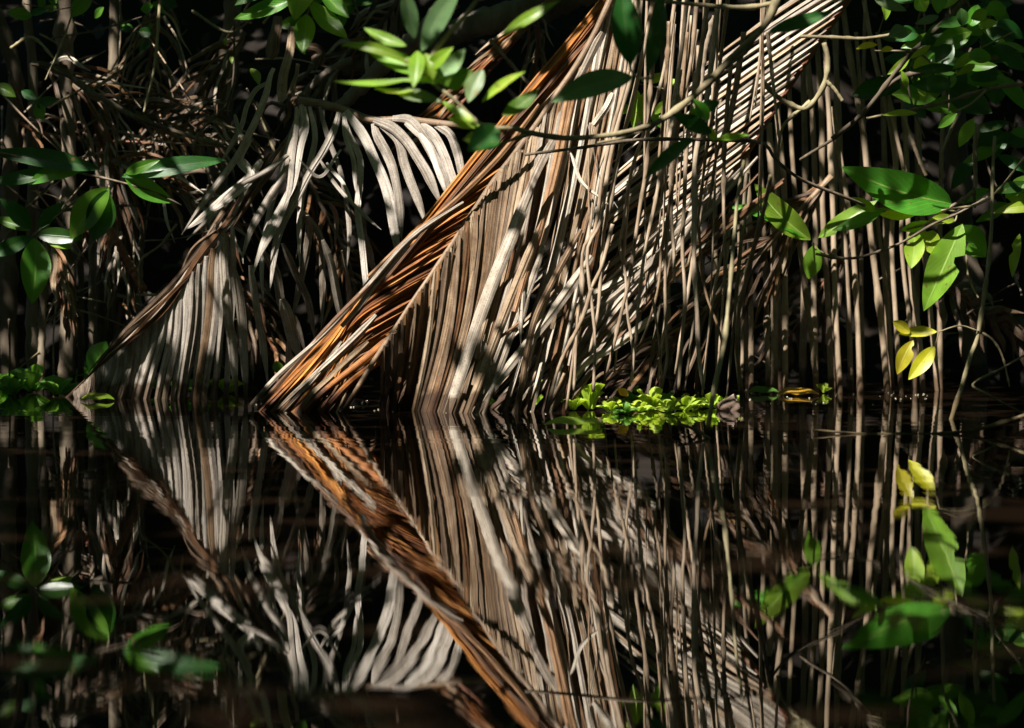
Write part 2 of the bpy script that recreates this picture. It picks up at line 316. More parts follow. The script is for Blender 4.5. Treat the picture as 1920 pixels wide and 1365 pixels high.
def make_bank():
    nx, ny = 150, 70; v = []; 
    for j in range(ny):
        for i in range(nx):
            x = -9+18*i/(nx-1); y = 7.95+ (j/(ny-1))**1.5*9; h = bank_h(x, y); h = min(h, 3.2+.4*math.sin(x))
            v.append((x, y+.05*math.sin(x*7)+.03*random.uniform(-1, 1), h+random.uniform(-.02, .02)))
    f = [(j*nx+i, j*nx+i+1, (j+1)*nx+i+1, (j+1)*nx+i) for j in range(ny-1) for i in range(nx-1)]
    o = mk('mud_bank', v, f, m_mud, origin=(0, 8, 0)); o['kind'] = 'structure'
make_bank()
def scatter_leaves(name, spots, mat, label, size=(.03, .07), aspect=.4, parent=None):
    V = []; Fc = []; U = []
    for (p, n) in spots:
        ln = random.uniform(*size); wd = ln*aspect*random.uniform(.7, 1.3); n = Vector(n).normalized(); t = n.orthogonal().normalized(); t = Quaternion(n, random.uniform(0, 6.28)) @ t; s = n.cross(t)
        b = len(V); c = Vector(p); cu = random.uniform(-.25, .25)*ln
        for (a, q, h) in ((-.5, 0, 0), (-.15, .5, cu*.3), (-.15, -.5, cu*.3), (.2, .42, 0), (.2, -.42, 0), (.5, 0, cu), (0, 0, -abs(cu)*.5)):
            V.append(c+t*a*ln+s*q*wd+n*h); U.append((q+.5, a+.5))
        Fc += [(b, b+1, b+6), (b, b+6, b+2), (b+1, b+3, b+6), (b+2, b+6, b+4), (b+3, b+5, b+6), (b+4, b+6, b+5)]
    o = mk(name, V, Fc, mat, parent, U, origin=None if parent else V[0]); 
    if not parent: o['kind'] = 'stuff'
    return o
sp = []
for _ in range(1500):
    x = random.uniform(-3.2, 3.2); y = 8.15+random.random()**1.6*2.4
    sp.append(((x, y, bank_h(x, y)+random.uniform(.0, .05)), (random.gauss(0, .5), -.6+random.gauss(0, .5), .7)))
scatter_leaves('leaf_litter', sp, M_LIT, '', (.03, .08))

# ------------------------------------------------------------------ unseen canopy overhead, added and shaped to shade the swamp
# gaps shaped into the added leaves to aim the sun: (place the sun shaft falls on: column, row, distance), radius in photo pixels, how open
SHAFTS = [((960, 430, 7.0), 150, .97), ((900, 560, 7.0), 130, .95), ((1060, 250, 7.0), 120, .97), ((870, 690, 7.0), 100, .9), ((1000, 620, 7.0), 100, .9), ((1110, 110, 7.0), 90, .95), ((1180, 560, 7.0), 110, .9),
    ((760, 520, 7.0), 90, .85), ((640, 650, 7.0), 100, .85), ((560, 720, 7.0), 60, .95), ((820, 300, 7.3), 70, 1), ((750, 262, 7.3), 40, 1), ((735, 335, 7.3), 36, 1), ((560, 300, 7.3), 34, .8), ((640, 400, 7.3), 40, .8), ((760, 400, 7.3), 40, .9), ((690, 400, 7.3), 30, .9), ((640, 260, 7.3), 30, .6), ((550, 420, 7.3), 40, .6), ((650, 520, 7.3), 40, .6), ((1460, 110, 7.2), 150, 1), ((1330, 230, 7.2), 130, .97), ((1400, 190, 7.2), 120, 1), ((1250, 60, 7.0), 90, .8), ((1250, 400, 7.0), 90, .75), ((1180, 680, 7.1), 60, .9),
    ((430, 475, 7.4), 34, 1), ((395, 540, 7.4), 20, 1), ((450, 600, 7.4), 20, 1), ((345, 598, 7.4), 32, 1), ((420, 560, 7.4), 24, 1), ((380, 600, 7.4), 18, .9), ((320, 650, 7.4), 20, .9), ((300, 600, 7.4), 22, .9), ((265, 650, 7.4), 17, 1), ((225, 690, 7.4), 18, 1), ((440, 690, 7.4), 15, 1), ((400, 640, 7.4), 15, .9), ((500, 520, 7.35), 24, .9), ((545, 590, 7.35), 24, .9), ((590, 620, 7.35), 26, .9), ((620, 520, 7.35), 24, .8), ((480, 650, 7.4), 18, .8), ((340, 690, 7.4), 14, .8), ((390, 500, 7.4), 24, .9),
    ((1180, 750, 6.95), 80, .98), ((1100, 745, 6.95), 60, .98), ((1300, 745, 6.95), 80, .98), ((60, 725, 7.5), 60, .6), ((150, 715, 7.5), 50, .6), ((425, 725, 7.5), 22, .9), ((1360, 750, 7.0), 40, .9),
    ((1680, 350, 7.1), 90, .9), ((1460, 400, 7.2), 95, 1), ((1730, 480, 7.1), 80, .95), ((1700, 660, 6.7), 60, .98), ((1890, 390, 7.0), 50, .9), ((1600, 420, 7.1), 50, .8), ((1515, 490, 7.2), 35, .9), ((1835, 560, 6.75), 110, .8),
    ((780, 60, 5.5), 90, .95), ((720, 100, 5.5), 90, .9), ((870, 150, 5.5), 60, .85), ((980, 40, 5.5), 60, .8), ((970, 170, 5.5), 50, .8), ((1100, 165, 5.7), 60, .55), ((1200, 230, 6.2), 120, .8), ((1380, 100, 6.2), 90, .8), ((1215, 190, 7.15), 50, .98), ((570, 30, 7.0), 70, .75), ((460, 20, 7.0), 30, .8),
    ((1470, 560, 7.7), 80, .65), ((1640, 540, 7.7), 80, .65), ((1480, 330, 7.7), 80, .7), ((1600, 330, 7.7), 60, .65), ((1500, 690, 7.7), 60, .7), ((1650, 680, 7.7), 50, .7), ((1560, 450, 7.7), 50, .7), ((1495, 742, 7.5), 55, 1), ((1540, 720, 7.6), 40, .9), ((1820, 240, 6.7), 35, .95), ((1820, 110, 6.7), 30, .6), ((1860, 170, 6.7), 30, .7), ((1690, 205, 6.7), 30, .8),
    ((60, 540, 6.95), 30, .8), ((110, 460, 6.95), 25, .8), ((145, 400, 6.9), 30, .6), ((70, 340, 6.9), 25, .7), ((280, 350, 6.9), 30, .7), ((120, 320, 6.9), 25, .5), ((20, 130, 7.9), 40, .6), ((120, 500, 7.6), 50, .85), ((120, 30, 7.8), 60, .6), ((30, 120, 7.9), 60, .8), ((400, 270, 7.6), 60, .55), ((330, 60, 7.9), 60, .4), ((60, 200, 7.8), 50, .5), ((200, 400, 7.7), 50, .6), ((230, 560, 7.8), 50, .5), ((1540, 640, 7.7), 60, .5), ((1420, 640, 7.7), 60, .5), ((1420, 700, 6.3), 40, .6), ((250, 330, 7.7), 40, .5), ((190, 150, 7.8), 50, .5), ((900, 50, 8.0), 70, .6), ((890, 170, 7.6), 45, .8), ((540, 160, 7.6), 30, .8), ((680, 160, 7.6), 40, .45), ((500, 180, 7.3), 35, .4), ((570, 280, 7.3), 30, .6), ((300, 250, 7.9), 25, .6), ((350, 160, 7.9), 25, .6), ((250, 190, 7.9), 20, .7)]
SH = [(np.array(P(*c)), M(r, c[2]), o) for c, r, o in SHAFTS]
SC = np.array([c for c, r, o in SH]); SR = np.array([r for c, r, o in SH]); SO = np.array([o for c, r, o in SH]); LSn = np.array(LS)
def openness(p, pad):
    d = p-SC; al = d @ LSn; pd = np.linalg.norm(d-al[:, None]*LSn, axis=1)
    g = SO*np.exp(-(pd/(SR+pad))**6); return float(g[al > 0].max()) if (al > 0).any() else 0
rnd_ = random.uniform
def canopy():
    def put(n, x0, x1, y0, y1, z0, z1, pad):
        out = []
        for _ in range(n):
            p = np.array((random.uniform(x0, x1), random.uniform(y0, y1), random.uniform(z0, z1)))
            if random.random() < openness(p, pad): continue
            out.append((tuple(p), (random.gauss(0, .35), random.gauss(0, .35), 1)))
        return out
    scatter_leaves('dapple_leaves', put(15000, -2.6, 1.9, 4.2, 8.6, 1.3, 2.2, .012), G_DARK, '', (.05, .10), .45)
    out = []      # unseen leaves added lower over the left fronds to cast small crisp dapples
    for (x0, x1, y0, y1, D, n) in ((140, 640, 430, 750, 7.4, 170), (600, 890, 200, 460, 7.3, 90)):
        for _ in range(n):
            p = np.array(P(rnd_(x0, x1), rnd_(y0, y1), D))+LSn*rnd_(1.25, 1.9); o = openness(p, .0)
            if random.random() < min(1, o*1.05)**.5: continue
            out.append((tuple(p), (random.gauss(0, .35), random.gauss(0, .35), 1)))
    scatter_leaves('dapple_leaves', out, G_DARK, '', (.03, .07), .45)
    scatter_leaves('shade_canopy', put(32000, -7, 6, -4.0, 10.5, 2.6, 4.6, .075), G_DARK, '', (.14, .26), .5)
    sp = []  # unseen foliage added behind and beside the camera to cut sky fill
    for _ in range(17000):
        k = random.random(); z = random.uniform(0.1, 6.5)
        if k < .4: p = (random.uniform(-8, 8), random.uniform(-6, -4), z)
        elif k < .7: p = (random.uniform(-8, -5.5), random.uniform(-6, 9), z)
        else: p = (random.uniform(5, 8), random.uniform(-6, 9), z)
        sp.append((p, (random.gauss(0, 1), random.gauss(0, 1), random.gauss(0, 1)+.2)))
    scatter_leaves('fill_blocking_foliage', sp, G_DARK, '', (.3, .6), .5)
canopy()

# ------------------------------------------------------------------ FRONDS
def rpt(R, t):
    t = max(0, min(.9999, t)); i = t*(len(R)-1); k = int(i); f = i-k; return R[k]*(1-f)+R[k+1]*f
def at_y(R, y):       # R sampled px curve (x,y); returns x at a given row (first crossing)
    for a, b in zip(R[:-1], R[1:]):
        if (a[1]-y)*(b[1]-y) <= 0 and a[1] != b[1]: return a[0]+(b[0]-a[0])*(y-a[1])/(b[1]-a[1])
    return R[-1][0]
rnd = random.uniform

# --- main frond: amber leaflets on its left, broad brown ones on its right
R1 = cat([(1235, -190, 0), (1165, -45, 0), (1100, 92, 0), (1045, 175, 0), (983, 266, 0), (939, 321, 0), (881, 407, 0), (833, 481, 0), (786, 548, 0), (748, 605, 0), (720, 650, 0), (680, 709, 0), (645, 775, 0)], 200)
main = thing('palm_frond', P(R1[-1][0], 770, 7.05), 'largest dead palm frond, amber leaflets fanned left and broad tan ones hanging into the water', 'palm frond', 'dead palm fronds drooping into the water')
def D1(y): return 6.98+.12*(770-y)/770
tube('rachis', [P(p[0], p[1], D1(p[1])-.04) for p in R1[::12]]+[P(600, 840, 7.0)], M(7), M(4.2), M_RACH, main, 50, 10, .03, flat=.8)
n = 84
for i in range(n):
    f = i/(n-1); y = -60+f*(735); x = at_y(R1, y); ex = np.interp(y, [-60, 200, 325, 403, 500, 556, 644, 680], [480, 486, 498, 522, 562, 584, 612, 630])+rnd(-7, 7); ey = 780+rnd(-3, 8)
    s0 = np.interp(y, [0, 150, 300, 420], [1.25, 1.12, .74, .56])+rnd(-.03, .03); k = min(1, (x-ex)/320); q = 95*k
    e1 = (x-q, y+q*s0); e2 = (e1[0]-q*.95, e1[1]+q*.95*(s0*.72+.28)); t_ = .5; m_ = (e2[0]*(1-t_)+ex*t_+8*k, e2[1]*(1-t_)+ey*t_+4)
    cut = random.random() < .2
    pts = [(x, y), e1, e2, m_] + ([] if cut else [(ex, ey)])
    mat = M_ORANGE if f < .95 and random.random() > (.35 if f < .4 else .08) else random.choice([M_BROWN, M_TAN, M_BROWN])
    d0 = D1(y)+.0015*(i % 7)
    ribbon('leaflet', PX(pts, d0, 7.02-.05*f+rnd(-.03, .03)), M(rnd(5, 9)), mat, main, rnd(-.4, .9), rnd(.3, .6), rnd(-.3, .3), PROF_CUT, 26, .0003, rw=.3)
# pale leaflets lying along the outer edge
for pts, wd, mt in (([(870, 380), (770, 448), (690, 535), (600, 635), (520, 706), (470, 760)], 11, M_GREY), ([(760, 455), (705, 520), (640, 590), (560, 675), (490, 755)], 12, M_BROWN),
        ([(775, 440), (722, 512), (640, 612)], 12, M_GREY), ([(705, 590), (630, 670), (560, 730), (520, 770)], 16, M_GREY),
        ([(640, 640), (600, 700), (560, 740), (530, 775)], 12, M_GREY), ([(690, 640), (630, 700), (590, 735), (560, 780)], 18, M_TAN), ([(1010, 195), (930, 300), (850, 380), (760, 450), (690, 520)], 10, M_BROWN), ([(730, 660), (650, 725), (600, 775)], 16, M_ORANGE), ([(745, 625), (650, 700), (570, 770)], 16, M_ORANGE)):
    ribbon('leaflet', PX(pts, 6.97, 6.96+rnd(-.02, .02)), M(wd), mt, main, rnd(-.3, .5), .22, rnd(-.3, .3), PROF_CUT, 24)
FOOT = [(-190, 1050), (-140, 1022), (-40, 968), (60, 920), (170, 872), (300, 832), (420, 798), (520, 762), (600, 728), (690, 690)]
def footx(y):
    for (a, b), (c, d) in zip(FOOT[:-1], FOOT[1:]):
        if a <= y <= c: return b+(d-b)*(y-a)/(c-a)
    return FOOT[-1][1]
n = 88
for i in range(n):
    f = (i+rnd(-.3, .3))/(n-1); y = -185+f*840; x = at_y(R1, y); fx = footx(y)+rnd(-8, 8); fy = 800+rnd(0, 15)
    if y < 100: fx += rnd(-22, 22)
    dx, dy = fx-x, fy-y; wv = random.choice([rnd(6, 11), rnd(9, 15), rnd(9, 15), rnd(14, 22)]); br = rnd(2, 7)+20*math.exp(-((y-200)/240)**2)
    if i in (44, 49, 52, 56, 60, 64): wv = rnd(26, 34)
    if y < 150 and i % 3 == 1: continue
    if y < 60 and wv > 11: wv *= .75
    pts = [(x+2, y), (x+.5*dx+br, y+.5*dy), (fx, fy)]
    if random.random() < .15: c_ = rnd(.5, .9); pts[2] = (x+dx*c_+br*.6, y+dy*c_); pts[1] = (x+dx*c_*.5+br*.7, y+dy*c_*.5)
    d0 = D1(y)-.010-.0007*i+rnd(-.006, .006); d1 = 7.08-.14*min(1, max(0, (fx-720)/130))+rnd(-.04, .04)
    if fx > 900: d1 = 6.97+rnd(-.03, .05)
    if y < 60: mat = random.choice([M_TAN, M_GREY, M_GREY, M_TAN, M_BROWN])
    elif y < 420: mat = random.choice([M_TAN, M_TAN, M_BROWN, M_GREY, M_BROWN, M_DARK])  # dark leaflets mixed in so their colour deepens the shaded gaps
    else: mat = random.choice([M_BROWN, M_DARK, M_BROWN, M_TAN])
    if wv > 25: mat = M_TAN
    ribbon('leaflet', PX(pts, d0, d1), M(wv), mat, main, rnd(-.7, .7), rnd(.05, .3), rnd(-.5, .5), PROF_CUT, 26, .0003, rw=.25)
for pts, wd, mt in (([(1042, 255), (1005, 325), (978, 395)], 17, M_GREY), ([(1150, 175), (1135, 205), (1112, 235)], 16, M_GREY), ([(1130, 60), (1078, 160), (1060, 185)], 16, M_GREY),
        ([(1000, 340), (960, 440), (905, 580), (835, 790)], 26, M_GREY), ([(1010, 430), (965, 540), (870, 790)], 18, M_TAN), ([(1020, 460), (985, 560), (900, 790)], 13, M_GREY),
        ([(1110, 480), (1040, 580), (960, 680), (882, 785)], 20, M_GREY), ([(1090, 430), (1040, 520), (1000, 610), (968, 785)], 14, M_TAN), ([(985, 560), (975, 620), (990, 560)], 8, M_GREY), ([(980, 530), (972, 580), (978, 625)], 12, M_GREY), ([(905, 640), (917, 690), (915, 740)], 16, M_GREY)):
    ribbon('leaflet', PX(pts, 6.93, 6.9+rnd(0, .03)), M(wd), mt, main, rnd(-.3, .3), .15, rnd(-.3, .3), PROF_CUT, 24, .0003, rw=.25)

for i in range(4):   # snapped and bent leaflets lying across the others
    y = rnd(200, 640); x = rnd(1010, 1110)-(y-200)*.22; a = rnd(1.6, 2.5) if i % 3 else rnd(.9, 1.6); l = rnd(50, 190); k = rnd(.35, .7); a2 = a+rnd(-.5, .7)
    pts = [(x, y), (x+math.cos(a)*l*k, y+math.sin(a)*l*k), (x+math.cos(a)*l*k+math.cos(a2)*l*(1-k), y+math.sin(a)*l*k+math.sin(a2)*l*(1-k))]
    ribbon('leaflet', PX(pts, 6.92, 6.9+rnd(-.03, .03)), M(rnd(3, 12)), random.choice([M_TAN, M_GREY, M_PALE, M_BROWN]), main, rnd(-1, 1), .3, rnd(-2, 2), PROF_LEAF, 16, .001)

# --- frond behind on the right: narrow bright-edged leaflets running down to the left
R2 = cat([(1700, -150, 0), (1610, -30, 0), (1537, 75, 0), (1469, 176, 0), (1400, 285, 0), (1320, 395, 0), (1225, 500, 0), (1130, 610, 0), (1050, 705, 0), (1000, 790, 0)], 160)
fr2 = thing('palm_frond', P(1000, 768, 7.1), 'dead frond with reddish midrib and thin bright leaflets crossed by roots', 'palm frond', 'dead palm fronds drooping into the water')
tube('rachis', [P(p[0], p[1], 7.3-.15*k/13) for k, p in enumerate(R2[::12])], M(8), M(5), M_REDR, fr2, 40, 10, .03, flat=.8)
n = 30
for i in range(n):
    f = i/(n-1); y = -120+f*640; x = at_y(R2, y); L_ = 330+330*math.sin(math.pi*min(1, f*.9+.1)); 
    sl = .62+.30*f+rnd(-.03, .03); ux = -1/math.hypot(1, sl); uy = sl/math.hypot(1, sl)
    pts = [(x, y), (x+ux*L_*.3, y+uy*L_*.3-4), (x+ux*L_*.65, y+uy*L_*.65), (x+ux*L_, y+uy*L_+14+26*f)]
    mat = random.choice([M_TAN, M_GREY, M_GREY, M_GREY])
    ribbon('leaflet', PX(pts, 7.26-.08*f, 7.24-.16*f), M(rnd(7, 11)), mat, fr2, rnd(-.1, .5), rnd(.3, .6), rnd(-.3, .3), PROF_LEAF, 22, .0003, rw=.3)
for i in range(22):   # lower leaflets gathered into a sheaf that enters the water
    f = i/21; x0 = rnd(1240, 1480); y0 = 620-(x0-1020)*.72+rnd(-60, 90); x1 = 895+f*160+rnd(-15, 15)
    if y0 > 560: y0 = 560
    y1 = 775+rnd(5, 15); pts = [(x0, y0), (x0*.62+x1*.38, y0*.62+y1*.38-14), (x0*.3+x1*.7, y0*.3+y1*.7-8), (x1, y1)]
    ribbon('leaflet', PX(pts, 7.14, 7.05-.06*f), M(rnd(7, 13)), random.choice([M_TAN, M_GREY, M_GREY, M_BROWN]), fr2, rnd(-.4, .9), rnd(.2, .5), rnd(-.3, .3), PROF_CUT, 24, .0003, rw=.3)
for pts, wd in (([(1260, 455), (1190, 520), (1120, 580), (1040, 640)], 12), ([(1230, 590), (1150, 650), (1090, 690), (1035, 765)], 16), ([(1200, 500), (1130, 545), (1040, 590), (1010, 630)], 18), ([(1250, 460), (1170, 545), (1090, 590)], 10)):
    ribbon('leaflet', PX(pts, 7.02, 7.0), M(wd), M_GREY, fr2, .2, .2, 0, PROF_CUT, 22)

# --- left frond with its midrib dipping into the water
R3 = cat([(560, 230, 0), (520, 300, 0), (470, 370, 0), (430, 430, 0), (380, 488, 0), (330, 548, 0), (270, 608, 0), (200, 680, 0), (128, 744, 0), (80, 792, 0)], 160)
fr3 = thing('palm_frond', P(130, 742, 7.5), 'pale dead frond at the left whose midrib tip enters the water beside the lettuce', 'palm frond', 'dead palm fronds drooping into the water')
def D3(x): return 7.36+.14*(560-x)/430
tube('rachis', [P(p[0], p[1], D3(p[0])) for p in R3[::10]], M(8), M(4), M_RACH, fr3, 40, 10, .05, flat=.8)
F3 = [(140, 138), (200, 172), (250, 222), (300, 262), (340, 300), (380, 348), (410, 378), (430, 402), (445, 440), (475, 505), (520, 560), (565, 600)]
def f3x(x):
    for (a, b), (c, d) in zip(F3[:-1], F3[1:]):
        if a <= x <= c: return b+(d-b)*(x-a)/(c-a)
    return F3[-1][1]
n = 80
for i in range(n):
    f = i/(n-1); t = .97-.67*f; p = rpt(R3, t); x, y = p[0], p[1]; fx = f3x(x)+rnd(-7, 7)
    if y > 735: continue
    if f > .6 and i % 3: continue
    pts = [(x, y), (x+(fx-x)*.3+4, y+(768-y)*.35), (x+(fx-x)*.7+3, y+(768-y)*.7), (fx, 768)]
    ribbon('leaflet', PX(pts, D3(x)-.012-.001*i, 7.46+rnd(-.03, .02)), M(rnd(10, 15) if f < .6 else rnd(13, 18)), M_PALE if random.random() > .15 else M_TAN, fr3, rnd(-.4, .4), rnd(.12, .3), rnd(-.3, .3), PROF_CUT, 26, .0005, rw=.4)
for k in range(14):   # narrow strips wrapped along the midrib
    a = rnd(.05, .35); b = rnd(.55, .93); o = rnd(-22, 2); pts = []
    for q in range(5):
        p = rpt(R3, a+(b-a)*q/4); oo = o*(1-.75*q/4); pts.append((p[0]+oo+rnd(-5, 5), p[1]+oo*.6+rnd(-5, 5)))
    ribbon('leaflet', PX(pts, 7.33, 7.42), M(rnd(7, 14)), random.choice([M_GREY, M_DARK, M_BROWN]), fr3, rnd(-.8, .8), .4, rnd(-1.5, 1.5), PROF_LEAF, 24, .004)
for pts, wd in (([(417, 444), (426, 585), (435, 644), (447, 770)], 18), ([(438, 500), (455, 614), (461, 770)], 20), ([(470, 497), (482, 585), (494, 644), (502, 730)], 16), ([(497, 474), (517, 515), (529, 571), (552, 603), (573, 664)], 20),
        ([(529, 456), (555, 512), (576, 562), (592, 640)], 15), ([(555, 386), (576, 409), (602, 447), (605, 497), (602, 620)], 13), ([(576, 403), (578, 439), (567, 512), (545, 603)], 15), ([(605, 450), (623, 506), (635, 568), (642, 630)], 16),
        ([(617, 380), (631, 409), (626, 462)], 10), ([(667, 380), (678, 409), (684, 453), (681, 540)], 13), ([(685, 440), (692, 470), (700, 510)], 14), ([(530, 560), (545, 620), (565, 680)], 24), ([(540, 640), (540, 700), (535, 740)], 12), ([(640, 470), (655, 540), (650, 600)], 9)):
    ribbon('leaflet', PX(pts, 7.3, 7.4), M(wd), M_GREY, fr3, rnd(-.3, .3), .15, rnd(-.4, .4), PROF_LEAF, 22, .001, rw=.6)

# --- grey frond with broad arching leaflets, behind the amber one
fr4 = thing('palm_frond', P(640, 205, 7.35), 'pale grey frond whose broad curling leaflets arch down behind the amber leaflets', 'palm frond', 'dead palm fronds drooping into the water')
tube('rachis', PX([(560, 190), (600, 195), (640, 205), (700, 226), (760, 224), (820, 232), (880, 236), (960, 238)], 7.36, 7.3), M(9), M(7), M_RACH, fr4, 30, 10, .05)
G4 = [([(600, 200), (615, 260), (640, 330), (655, 420), (650, 500)], 11), ([(560, 205), (540, 280), (520, 350), (500, 420), (490, 500), (495, 570)], 13), ([(580, 200), (590, 260), (575, 330), (560, 420), (562, 500)], 13), ([(648, 208), (683, 255), (703, 300), (719, 339), (732, 387), (743, 450), (750, 500)], 23), ([(700, 232), (705, 251), (725, 286), (736, 313), (743, 348), (749, 392), (754, 450)], 21),
      ([(710, 232), (745, 262), (758, 304), (769, 337), (782, 374), (800, 425)], 20), ([(700, 225), (736, 238), (763, 264), (782, 295), (804, 332), (829, 385)], 22), ([(736, 222), (767, 225), (789, 249), (811, 286), (829, 326), (848, 380)], 21),
      ([(790, 232), (815, 258), (837, 299), (848, 337), (864, 368)], 21), ([(815, 232), (842, 249), (855, 282), (864, 315), (872, 355)], 19), ([(760, 230), (800, 270), (822, 320), (840, 375)], 13),
      ([(636, 210), (630, 235), (610, 276), (580, 324), (558, 368), (529, 424), (517, 462), (505, 545)], 17), ([(642, 212), (657, 255), (675, 293), (676, 337), (670, 392), (677, 450), (690, 560), (700, 630)], 14),
      ([(645, 215), (650, 260), (662, 300), (668, 360)], 12), ([(564, 196), (569, 232), (551, 265), (536, 320), (503, 375), (470, 430), (452, 490)], 17), ([(570, 200), (575, 235), (564, 275), (549, 342), (534, 374), (500, 440), (470, 525)], 15),
      ([(555, 200), (556, 240), (548, 300), (540, 360), (520, 420), (490, 480)], 12), ([(514, 128), (507, 144), (501, 172), (485, 214), (465, 254), (448, 287), (426, 320), (390, 370), (340, 440)], 15), ([(500, 155), (479, 168), (463, 199), (455, 232), (437, 265), (412, 308)], 11),
      ([(600, 300), (640, 360), (680, 400), (715, 430)], 8), ([(640, 280), (600, 330), (560, 300)], 7), ([(612, 305), (640, 340), (665, 385)], 8), ([(470, 260), (450, 300), (470, 330), (430, 370), (380, 410)], 18), ([(490, 300), (460, 340), (400, 390), (350, 430)], 20), ([(540, 290), (500, 320), (450, 350), (400, 400), (350, 450)], 14), ([(440, 215), (450, 250), (448, 270)], 9)]
for i, (pts, wd) in enumerate(G4):
    ribbon('leaflet', PX(pts, 7.34-.003*i, 7.30-.003*i), M(wd*.88), M_PALE, fr4, rnd(-.25, .25), rnd(.06, .18), rnd(-.4, .4), lambda v: min(1, .6+v*3)*min(1, (1-v)*4)**.7, 30, .001)

# --- small rusty frond up behind the foreground leaves
fr5 = thing('palm_frond', P(900, 130, 7.7), 'short rusty brown frond showing behind the blurred green leaf cluster', 'palm frond', 'dead palm fronds drooping into the water')
tube('rachis', PX([(1040, -10), (960, 80), (890, 165), (830, 235)], 7.65), M(7), M(4), M_REDR, fr5, 20, 8)
for i in range(22):
    f = i/21; x = 1010-f*180; y = 25+f*205; L_ = rnd(90, 150); a = rnd(.65, .8) if i % 2 else rnd(.45, .6)
    pts = [(x, y), (x-L_*.5*math.cos(a), y+L_*.5*math.sin(a)-5), (x-L_*math.cos(a), y+L_*math.sin(a)+5)]
    ribbon('leaflet', PX(pts, 7.62, 7.6), M(rnd(8, 15)), random.choice([M_BROWN, M_TAN, M_ORANGE]), fr5, rnd(-.3, .9), .35, 0, PROF_LEAF, 12)

# --- withered fronds lying in the dark thicket
def old_frond(pts, D, n, ln, ang0, ang1, mats, wd, label, both=True, droop=30):
    R = cat([(a, b, 0) for a, b in pts], 80); t = thing('withered_frond', P(pts[0][0], pts[0][1], D), label, 'palm frond', 'withered fronds tangled on the dark bank')
    tube('rachis', [P(p[0], p[1], D) for p in R[::8]], M(rnd(4, 7), D), M(2, D), random.choice([M_RACH, M_REDR, M_DTWIG]), t, 24, 7)
    for i in range(n):
        f = (i+.5)/n; p = rpt(R, f); q = rpt(R, min(.99, f+.03)); base = math.atan2(q[1]-p[1], q[0]-p[0]); sd = 1 if (i % 2 or not both) else -1
        a = base+sd*rnd(ang0, ang1); l = ln*rnd(.5, 1.1)*(1-.4*f); dd = D+rnd(-.12, .12)
        e = (p[0]+math.cos(a)*l, p[1]+math.sin(a)*l+droop*rnd(.3, 1.5)); m_ = (p[0]+math.cos(a)*l*.55, p[1]+math.sin(a)*l*.55-rnd(0, 8))
        ribbon('leaflet', PX([(p[0], p[1], D), (*m_, (D+dd)/2), (*e, dd)], D), M(rnd(*wd), D), random.choice(mats), t, rnd(-1, 1), .35, rnd(-1, 1), PROF_LEAF, 10, .003)
    return t
BR = [M_DARK, M_BROWN, M_DARK, M_GREY]
old_frond([(80, 120), (180, 185), (300, 225), (440, 275)], 7.8, 60, 170, .25, .8, BR, (4, 9), 'withered frond with a long straight midrib sloping down right from the left trunks')
old_frond([(460, 60), (400, 140), (330, 240), (230, 340), (150, 420)], 7.9, 60, 150, .2, .7, BR, (4, 10), 'withered dark frond sloping down left beneath the topmost green leaves')
old_frond([(210, 300), (280, 330), (360, 370), (430, 430)], 7.7, 36, 130, .2, .9, BR, (5, 10), 'small withered frond lying just below the two dark leaves at left')
old_frond([(300, -10), (290, 60), (280, 140), (300, 210)], 8.0, 30, 120, .3, 1.0, [M_DARK, M_TAN], (5, 9), 'withered tuft hanging from the top edge left of centre')
old_frond([(200, 250), (215, 330), (225, 430), (230, 520)], 7.75, 44, 130, .15, .5, BR, (5, 12), 'withered frond hanging straight down behind the big drooping left leaf')
old_frond([(90, 430), (110, 500), (125, 560)], 7.6, 26, 110, .05, .3, [M_TAN, M_BROWN], (6, 14), 'folded brown leaf bundle beside the large drooping green leaf')
old_frond([(760, -20), (700, 60), (610, 130), (540, 200)], 7.95, 36, 120, .2, .8, BR, (5, 12), 'withered frond behind the grey stalk near the top centre')
old_frond([(1000, 20), (1010, 80), (1000, 150), (1010, 210)], 7.7, 22, 80, .2, .7, [M_DARK, M_TAN], (4, 8), 'little withered tuft dangling left of the big frond top')
old_frond([(20, 220), (80, 250), (170, 262), (300, 268)], 7.9, 34, 90, .3, 1.1, BR, (4, 8), 'withered frond lying flat across the left edge')
old_frond([(160, 430), (200, 530), (240, 610), (250, 690)], 7.95, 36, 110, .1, .5, BR, (5, 11), 'withered frond propped upright between the stems at lower left')
old_frond([(560, 300), (600, 380), (650, 480), (680, 600)], 7.8, 40, 130, .2, .8, [M_DARK, M_BROWN], (5, 11), 'withered frond in the shade behind the arching grey leaflets')
old_frond([(1740, 520), (1800, 560), (1870, 600), (1940, 640)], 7.9, 26, 90, .3, 1.0, [M_DARK], (10, 22), 'dark curled frond lying behind the leaning twig at right')
old_frond([(1560, 330), (1430, 470), (1300, 600), (1150, 730)], 7.55, 60, 230, .12, .5, [M_DARK, M_BROWN, M_DARK], (5, 10), 'shaded withered frond filling the gloom between the leaning frond and the lettuce')
old_frond([(1700, 330), (1600, 450), (1500, 600), (1440, 700)], 8.0, 40, 150, .2, .8, [M_DARK], (6, 12), 'dim withered frond deep behind the upright roots')
old_frond([(420, 500), (480, 600), (540, 700)], 7.75, 30, 120, .1, .7, [M_DARK, M_BROWN], (6, 12), 'withered frond behind the feet of the grey leaflets')

